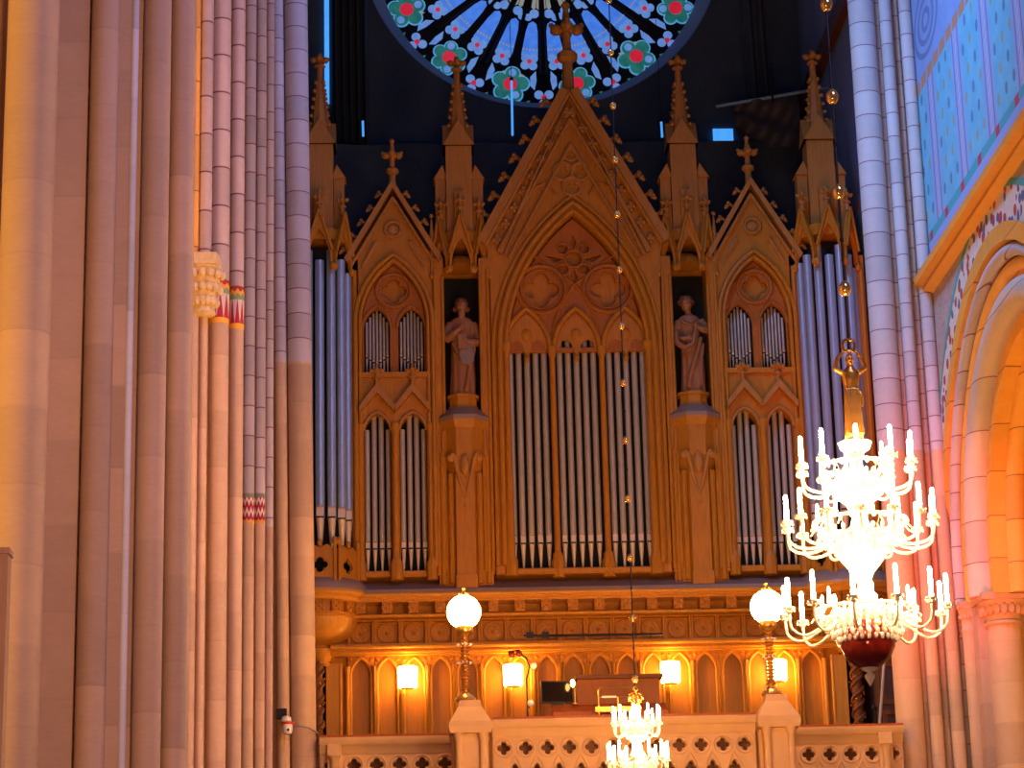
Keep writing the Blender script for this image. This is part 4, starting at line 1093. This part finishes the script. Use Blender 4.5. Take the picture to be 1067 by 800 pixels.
# ------------------------------------------------------------------ gallery balustrade
def balustrade(x0, x1, Y, zt, n, label, ends=False):
    L = x1-x0; t = thing('stone_balustrade', ((x0+x1)/2, Y, GZ), label, 'balustrade', 'stone balustrades of the gallery')
    sh = (-(x0+x1)/2, -Y, -GZ)
    ph = L/n; hol = []
    zq = zt-.40
    for k in range(n): hol.append(foil(x0+(k+.5)*ph, zq, ph*.17, ph*.135, 4, 0, 8))
    for k in range(n-1): hol.append(trefoil_arch(x0+(k+1)*ph, ph*.27, GZ+.1, zq-.36))
    b = MB().plate([[(x0, GZ), (x1, GZ), (x1, zt-.12), (x0, zt-.12)]]+hol, Y, .14, .012)
    b.build('pierced_panel', 'balus', t, shift=sh)
    b = MB()
    for k in range(n):
        cx = x0+(k+.5)*ph
        b.tube([(cx+ph*.40*math.cos(2*PI*i/28), Y-.005, zq+ph*.40*math.sin(2*PI*i/28)) for i in range(28)], .014, 6, True)
    for k in range(n-1):
        cx = x0+(k+1)*ph
        b.tube([(x, Y-.005, z) for x, z in arch(cx, ph*.42, zq-.52, .42, 7)], .014, 6)
    b.build('tracery_ring', 'balus', t, shift=sh)['label'] = 'raised rings around the piercings'
    b = MB().prismx([(Y-.10, zt-.12), (Y-.14, zt-.05), (Y-.14, zt-.01), (Y+.28, zt-.01), (Y+.24, zt-.12)], x0, x1)
    b.prismx([(Y-.02, zt-.24), (Y-.07, zt-.12), (Y+.2, zt-.12), (Y+.16, zt-.24)], x0, x1)
    b.build('coping', 'balus', t, shift=sh)
    MB().box(x0, x1, Y-.12, Y+.26, zt-.01, zt+.025).build('handrail', 'rail', t, shift=sh)
    MB().box(x0+.02, x1-.02, Y+.21, Y+.25, GZ, zt-.15).build('shade_board', 'wood_dark', t, shift=sh)  # added dark board that gives the piercings their shade
    for xe in ends or ():
        b = MB().box(xe-.10, xe+.10, Y-.12, Y+.2, GZ, zt-.1).lathe([(.10, GZ), (.08, GZ+.05), (.06, GZ+.1), (.06, zt-.36), (.09, zt-.30), (.10, zt-.28)], (xe, Y-.14, 0), 10)
        b.build('end_post', 'balus', t, shift=sh)
    return t
balustrade(1.17, 4.91, 34.0, 6.19, 12, 'projecting middle balustrade of pale stone with a row of quatrefoil holes')
balustrade(-1.32, .68, 35.4, 6.16, 6, 'left stone balustrade between the left pier and the globe lamp', (-1.1,))
balustrade(5.42, 7.30, 35.4, 6.18, 6, 'right stone balustrade between the globe lamp and the right pier', (7.02,))
def pedestal(x, label):
    t = thing('lamp_pedestal', (x, 34.05, GZ), label, 'pedestal', 'stone lamp pedestals')
    w = .19
    MB().box(-w, w, -.19, 1.18, 0, .86).build('block', 'balus', t)
    for s in (-1, 1):
        for y in (-.22,):
            MB().lathe([(.07, 0), (.075, .08), (.05, .12), (.05, .74), (.075, .80), (.08, .86)], (s*.17, y, 0), 10).build('colonnette', 'balus', t)
        MB().lathe([(.07, 0), (.075, .08), (.05, .12), (.05, .74), (.075, .80), (.08, .86)], (s*.22, .1, 0), 10).build('colonnette', 'balus', t)
    b = MB()
    def sq(r, ry0=.27, ry1=.35): return [(-r, -r), (r, -r), (r, r), (-r, r)]
    b.poly(sq(.29), .84, .93, sq(.31)).poly(sq(.31), .93, 1.0, sq(.30)).poly(sq(.29), 1.0, 1.22, sq(.17)).poly(sq(.165), 1.22, 1.32, sq(.145))
    b.build('stepped_cap', 'balus', t)
    return t
pedestal(.86, 'stepped stone pedestal under the left globe lamp'); pedestal(5.22, 'stepped stone pedestal under the right globe lamp')
def globe_lamp(x, label):
    t = thing('globe_lamp', (x, 34.05, GZ+1.32), label, 'lamp', 'globe lamps on the balustrade')
    MB().lathe([(.13, 0), (.15, .02), (.14, .05), (.07, .10), (.06, .12)], (0, 0, 0), 16).build('base', 'brass', t)
    b = MB().lathe([(.05, .10), (.035, .14), (.035, .9), (.05, .92)], (0, 0, 0), 12)
    for k in range(16):
        z = .15+k*.05; b.lathe([(.038, z), (.062 if k % 4 else .085, z+.02), (.038, z+.04)], (0, 0, 0), 12)
    b.build('stem', 'brass', t)
    b = MB()
    for k in range(10):
        a = k*PI/5
        for z in (.02, .50, .76): b.ball((.10*math.cos(a), .10*math.sin(a), z+.05), .016, 6, 4)
    b.build('crystal_bead', 'crystal', t)['kind'] = 'stuff'
    MB().lathe([(.04, .92), (.11, .97), (.13, 1.02), (.12, 1.08)], (0, 0, 0), 16).build('gallery_cup', 'brass', t)
    MB().ball((0, 0, 1.285), .245, 28, 18).build('globe', 'globe', t)
    b = MB().lathe([(.06, 1.515), (.05, 1.55), (.02, 1.57), (.02, 1.60), (.035, 1.62), (.005, 1.65)], (0, 0, 0), 10)
    for k in range(6): b.ball((.06*math.cos(k*PI/3), .06*math.sin(k*PI/3), 1.555), .016, 6, 4)
    b.build('finial', 'brass', t)
globe_lamp(.80, 'lit white globe lamp on a brass post, left of the two on the balustrade'); globe_lamp(5.18, 'lit white globe lamp on a brass post beside the large chandelier')

# ------------------------------------------------------------------ things on the gallery
t = thing('organ_console', (3.13, 38.2, GZ), 'dark reddish brown organ console behind the balustrade', 'console')
MB().box(-.90, .90, -.25, .35, 0, 1.62).build('body', 'wood_deep', t)
MB().prismx([(-.40, 1.60), (-.40, 1.66), (-.2, 1.80), (.40, 1.80), (.40, 1.60)], -.86, .95).build('desk', 'rail', t)
MB().box(-.42, .90, .2, .4, 1.8, 2.26).build('back_panel', 'wood_deep', t)
MB().box(-.46, .95, .1, .45, 2.26, 2.32).build('canopy_board', 'wood_dark', t)
MB().box(-.30, .85, -.30, -.2, 1.45, 1.56).build('keyboard_rail', 'wood_dark', t)
t = thing('monitor', (2.36, 38.15, GZ+1.802), 'tilted dark screen standing on the organ console', 'screen', rz=.12)
MB().box(-.26, .26, -.02, .03, .05, .40).build('housing', 'iron', t)
MB().box(-.24, .24, -.026, -.018, .07, .38).build('glass_front', 'screen', t)
MB().box(-.1, .1, -.03, .10, 0, .05).build('foot', 'iron', t)
t = thing('desk_lamp', (2.63, 37.95, GZ+1.80), 'small lit desk lamp at the right edge of the dark screen', 'lamp')
MB().tube([(0, 0, 0), (0, 0, .26), (-.03, 0, .31)], .010, 6).build('stem', 'brass', t)
MB().ball((-.03, -.02, .33), .045, 10, 7, .8, .8, 1.4).build('bulb', M['shade'], t)
MB().lathe([(.05, 0), (.05, .015), (.015, .03)], (0, 0, 0), 10).build('base', 'brass', t)
t = thing('music_stand', (3.28, 37.6, GZ), 'brass framed music rail beside the small chandelier', 'stand')
b = MB()
for x in (-.30, .30): b.tube([(x, 0, 0), (x, 0, 1.95), (x*.9, 0, 2.0)], .015, 7)
b.tube([(-.28, 0, 2.0), (.28, 0, 2.0)], .015, 7).tube([(-.30, 0, 1.85), (.30, 0, 1.85)], .010, 6).box(-.36, .36, -.04, .1, 1.62, 1.70)
b.tube([(0, 0, 1.7), (0, 0, 1.85)], .012, 6)
b.build('frame', 'brass', t)
MB().box(-.25, -.02, -.02, .0, 1.84, 1.87).build('paper_clip_bar', 'pale_brass', t)
MB().box(-.4, .4, -.2, .2, 0, .06).build('foot', 'brass', t)
t = thing('candelabrum', (1.80, 36.5, GZ), 'slender unlit lamp stand with clear glass balls behind the balustrade', 'lamp stand')
MB().lathe([(.13, 0), (.12, .03), (.03, .06)], (0, 0, 0), 12).build('base', 'iron', t)
MB().tube([(0, 0, .05), (.0, 0, 2.0), (.05, 0, 2.18), (0, 0, 2.32), (-.10, 0, 2.38)], .014, 7).tube([(.02, 0, 1.55), (.06, 0, 1.62)], .012, 6).build('stem', 'iron', t)
for p, m in (((-.22, 0, 2.38), 'red_glass'), ((-.11, 0, 2.39), 'red_glass'), ((.11, 0, 2.20), 'crystal'), ((.05, 0, 1.62), 'crystal')):
    MB().ball(p, .055, 14, 9).build('glass_ball', m, t)
MB().tube([(-.28, 0, 2.42), (-.10, 0, 2.44), (-.05, 0, 2.36)], .012, 6).build('arm', 'iron', t)
t = thing('light_bar', (3.08, 39.55, 8.33), 'long thin dark bar along the organ frieze above the console', 'bar')
b = MB().tube([(-1.16, 0, 0), (1.16, 0, -.01)], .022, 8); b.tube([(-1.0, .0, 0), (-1.0, .38, .02)], .015, 6).tube([(1.0, .0, 0), (1.0, .38, .02)], .015, 6)
b.build('rail', 'iron', t)
for x in (-1.06, -.80): MB().box(x-.06, x+.06, -.04, .04, -.05, .06).build('lamp_housing', 'iron', t)
# right corner behind the balustrade
t = thing('leaning_pole', (at(913, 760, 38.6).x, 38.6, GZ), 'pale pole leaning in the dark corner beside the right pier', 'pole')
MB().tube([(-.14, 0, 0), (.33, .25, 3.1)], .022, 8).build('pole', mat('pale_wood', (.5, .38, .26), .6), t)
MB().ball((-.14, 0, .02), .04, 8, 5).build('tip', 'iron', t)
t = thing('dark_cupboard', (8.0, 39.3, GZ), 'dark panelled cupboard in the corner beside the right pier', 'cupboard')
MB().box(-.22, .29, 0, 1.5, 0, 2.7).build('body', mat('blackish_wood', (.05, .015, .012), .6), t)
for z in (.3, 1.1, 1.9): MB().plate([[(-.2, z), (.27, z), (.27, z+.7), (-.2, z+.7)], [(-.13, z+.08), (.20, z+.08), (.20, z+.62), (-.13, z+.62)]], -.03, .03).build('panel_frame', 'wood_dark', t)
MB().box(-.24, .30, -.08, 1.5, 2.7, 2.77).build('cornice', 'wood_dark', t)
t = thing('shelf_stand', (7.42, 38.0, GZ), 'small tiered stand in the dark corner at the end of the right balustrade', 'stand')
for z, w in ((.9, .22), (1.12, .19), (1.34, .16)): MB().lathe([(w, z), (w+.02, z+.02), (w, z+.04)], (0, 0, 0), 14).build('tray', 'brass', t)
MB().lathe([(.16, 0), (.03, .08), (.025, 1.6), (.05, 1.66), (.01, 1.72)], (0, 0, 0), 10).build('stem', 'iron', t)

# security camera on the left pier
cl = at(300, 752, 35.22)
t = thing('security_camera', cl, 'white dome security camera on a dark bracket on the left pier', 'camera')
MB().box(-.17, -.02, .0, .16, .06, .20).build('bracket', 'iron', t)
MB().lathe([(.05, -.02), (.075, 0.), (.07, .06), (.03, .08)], (-.02, -.06, 0), 14).build('mount', 'plastic', t)
MB().lathe([(.088, -.045), (.095, -.03), (.09, -.015)], (.0, -.06, 0), 16).build('ring', 'red', t)
MB().lathe([(.02, -.20), (.06, -.18), (.072, -.13), (.075, -.04)], (.0, -.06, 0), 16).build('housing', 'plastic', t)
MB().ball((.01, -.128, -.13), .020, 8, 6, 1, .5, 1).build('lens', 'screen', t)
o = MB().tube([at(304, 757, 35.25), at(312, 756, 35.2), at(322, 758, 35.27), at(330, 763, 35.5), at(332, 764, 35.7)], .012, 6).build('camera_cable', mat('grey_cable', (.30, .22, .18), .6))
tag(o, 'thin grey cable from the security camera around the left pier', 'cable')
# wooden upright at the lower left edge
p = at(2, 572, 15.5)
t = thing('wooden_post', (p.x-.15, 15.5, 0), 'brown wooden upright at the bottom left edge in front of the nearest pier', 'post')
xr = at(5.5, 700, 15.5).x-(p.x-.15)
MB().box(xr-.30, xr, -.04, .10, 0, p.z-.04).build('board', 'post_wood', t)
MB().box(xr-.32, xr+.01, -.06, .12, p.z-.04, p.z).build('cap', 'post_wood', t)

# ------------------------------------------------------------------ chandeliers
def candle_mb(h, r): return MB().lathe([(r, 0), (r, h-.02), (r*.55, h)], (0, 0, 0), 8)
def chandelier(name, loc, label, tiers, body, chain_z, bead_dz, s=1., figure=True, cm='candle'):
    t = thing(name, loc, label, 'chandelier', 'chandeliers')
    MB().lathe(body, (0, 0, 0), 18).build('stem', 'pale_brass', t)
    for (z, R, n, ch, ph, z_in) in tiers:
        cme = candle_mb(ch, .019*s).mesh('candle', cm)
        pan = MB().lathe([(.010*s, -.07*s), (.03*s, -.05*s), (.022*s, -.03*s), (.055*s, -.012*s), (.058*s, 0), (.022*s, 0)], (0, 0, 0), 10)
        for k in range(6): pan.ball((.052*s*math.cos(k*PI/3), .052*s*math.sin(k*PI/3), -.03*s), .011*s, 5, 4, 1, 1, 1.8)
        pme = pan.mesh('drip_pan', 'pale_brass')
        for k in range(n):
            a = ph+2*PI*k/n; ca, sa = math.cos(a), math.sin(a)
            prof = [(.06*s, z_in), (R*.32, z_in+.03*s), (R*.55, z_in-.10*s), (R*.80, z-.26*s), (R*.97, z-.20*s), (R, z-.06*s)]
            pts = []
            P = [Vector((r*ca, r*sa, zz)) for r, zz in prof]
            for i in range(len(P)-1):
                p0, p1, p2, p3 = P[max(i-1, 0)], P[i], P[i+1], P[min(i+2, len(P)-1)]
                for q in range(4):
                    u = q/4; pts.append(.5*((2*p1)+(p2-p0)*u+(2*p0-5*p1+4*p2-p3)*u*u+(3*p1-p0-3*p2+p3)*u**3))
            pts.append(P[-1])
            ar = MB().tube(pts, .014*s, 7)
            ar.tube([(R*.62*ca, R*.62*sa, z-.21*s), (R*.50*ca, R*.50*sa, z-.10*s), (R*.60*ca, R*.60*sa, z-.03*s), (R*.68*ca, R*.68*sa, z-.10*s)], .009*s, 6)
            arm = ar.build('arm', 'pale_brass', t)
            link('drip_pan', pme, arm, None, (R*ca, R*sa, z))
            link('candle', cme, arm, None, (R*ca, R*sa, z))
        # hanging crystal strings of this tier
        b = MB()
        for k in range(int(26)):
            a = 2*PI*k/26
            for j in range(6):
                u = j/5; r = R*(.62-.34*u); zz = z-.02*s-.30*s*u-.05*s*math.sin(u*PI)
                b.ball((r*math.cos(a), r*math.sin(a), zz), .022*s, 5, 4, 1, 1, 1.5)
        b.build('crystal_strings', 'crystal', t)['kind'] = 'stuff'
        MB().tube([(R*.62*math.cos(2*PI*i/32), R*.62*math.sin(2*PI*i/32), z-.01*s) for i in range(32)], .016*s, 6, True).build('ring', 'pale_brass', t)
        # added inner glow sticks that wash the stem and crystals white
        im = MB().lathe([(.012*s, 0), (.016*s, .03*s), (.013*s, .15*s), (.004*s, .17*s)], (0, 0, 0), 7).mesh('inner_glow', cm)
        for k in range(n//2):
            a = ph+.3+2*PI*k/(n//2); link('inner_glow', im, t, None, (R*.56*math.cos(a), R*.56*math.sin(a), z+.01*s))
    # chain with glass balls
    cz0 = tiers[0][0]
    b = MB().tube([(0, 0, chain_z[0]), (0, 0, chain_z[1])], .012*s, 6)
    chn = b.build('chain', 'iron', t)
    z = chain_z[0]+bead_dz*chain_z[2]
    bm = MB().lathe([(.01, -.078*s), (.046*s, -.055*s), (.060*s, -.02*s), (.062*s, .02*s), (.045*s, .055*s), (.02*s, .078*s)], (0, 0, 0), 14).mesh('glass_bead', 'amber')
    km = MB().ball((0, 0, 0), .022*s, 8, 6, 1, 1, 1.4).mesh('chain_knot', 'iron')
    while z < chain_z[1]:
        link('glass_bead', bm, chn, None, (0, 0, z)); link('chain_knot', km, chn, None, (0, 0, z+bead_dz*.5)); z += bead_dz
    return t
# large chandelier
q = at(888, 640, 22.0); BX, BZ = 4.27, 5.02
t = chandelier('crystal_chandelier', (BX, 22.0, BZ), 'large blazing gilt chandelier with three tiers of candles and a red glass ball',
    [(1.90, .54, 10, .27, .15, 1.74), (1.36, .70, 14, .25, .05, 1.22), (.52, .76, 12, .28, .2, .46)],
    [(.02, .36), (.16, .40), (.20, .50), (.10, .60), (.06, .75), (.10, .86), (.20, .98), (.26, 1.10), (.12, 1.22), (.07, 1.4), (.12, 1.52), (.24, 1.62), (.16, 1.72), (.07, 1.80), (.05, 2.0), (.14, 2.06), (.16, 2.12), (.05, 2.16)],
    (3.02, 9.5, .64), 1.0)
MB().lathe([(.02, -.06), (.10, -.03), (.20, .05), (.255, .16), (.245, .28), (.18, .38), (.10, .42)], (0, 0, 0), 28).build('ruby_ball', 'red_glass', t)
MB().lathe([(.006, -.20), (.045, -.13), (.05, -.10), (.02, -.075), (.05, -.06), (.09, -.035), (.03, -.02)], (0, 0, 0), 14).build('drop', 'crystal', t)
b = MB()
for k in range(22):
    a = 2*PI*k/22
    for j in range(5): b.ball((.27*math.cos(a), .27*math.sin(a), .30+.05*j), .022, 5, 4, 1, 1, 1.6)
b.build('crystal_fringe', 'crystal', t)['kind'] = 'stuff'
# gilded figure with raised arms holding a wreath
b = MB(); F0 = 2.16; k_ = .50
ring_body(b, [(0, .17, .15, 0, 0), (.05, .18, .16, 0, 0), (.5, .155, .13, 0, 0), (.85, .145, .12, 0, 0), (1.02, .125, .105, 0, 0), (1.2, .17, .12, 0, 0), (1.34, .17, .11, 0, 0), (1.41, .10, .08, 0, 0), (1.5, .05, .05, 0, 0), (1.56, .05, .05, 0, 0)], 30, .10, 8)
for sx in (-1, 1):
    b.tube([(sx*.15, 0, 1.33), (sx*.29, -.02, 1.42), (sx*.24, -.03, 1.62), (sx*.12, -.03, 1.76)], [.06, .055, .045, .035], 9)
    hand(b, (sx*.10, -.03, 1.78), -sx, .9)
b.tube([(.11, -.06, 1.0), (.17, -.09, .85), (.175, -.08, .62)], [.04, .05, .03], 7)
for q in range(7): b.tube([(-.12+.04*q, -.10, 1.0), (-.14+.047*q, -.125, .55), (-.16+.053*q, -.15, .06)], [.014, .020, .024], 6)
head(b, (0, -.02, 1.6))
hb = remesh(b, .016, 2); o = link('gilded_figure', hb, t, None, (0, 0, F0)); o.scale = (k_*1.0, k_*1.0, k_*.98)
hb.materials.clear(); hb.materials.append(M['gilt'])
MB().tube([(.06*math.cos(2*PI*i/20), 0, F0+.93+.06*math.sin(2*PI*i/20)) for i in range(20)], .016, 7, True).build('wreath', 'gilt', t)
# small chandelier
t = chandelier('crystal_chandelier', (2.90, 30.6, 5.05), 'smaller white lit chandelier low in front of the middle balustrade',
    [(.62, .30, 10, .20, .1, .56), (.14, .38, 12, .22, .3, .08)],
    [(.02, -.25), (.14, -.20), (.16, -.10), (.07, .0), (.05, .1), (.10, .2), (.05, .3), (.06, .42), (.13, .5), (.10, .6), (.05, .68), (.04, .76), (.07, .80), (.05, .84)],
    (1.0, 11.5, .22), .79, .70, False, 'candle_far')
b = MB()
for k in range(10):
    a = k*PI/5
    b.tube([(.03*math.cos(a), .03*math.sin(a), .84), (.09*math.cos(a), .09*math.sin(a), .90), (.08*math.cos(a), .08*math.sin(a), .98), (.04*math.cos(a), .04*math.sin(a), 1.0)], .010, 5)
    b.ball((.09*math.cos(a), .09*math.sin(a), .93), .016, 6, 4)
b.lathe([(.01, 1.0), (.03, 1.03), (.005, 1.1)], (0, 0, 0), 8)
b.build('crown', 'gold', t)
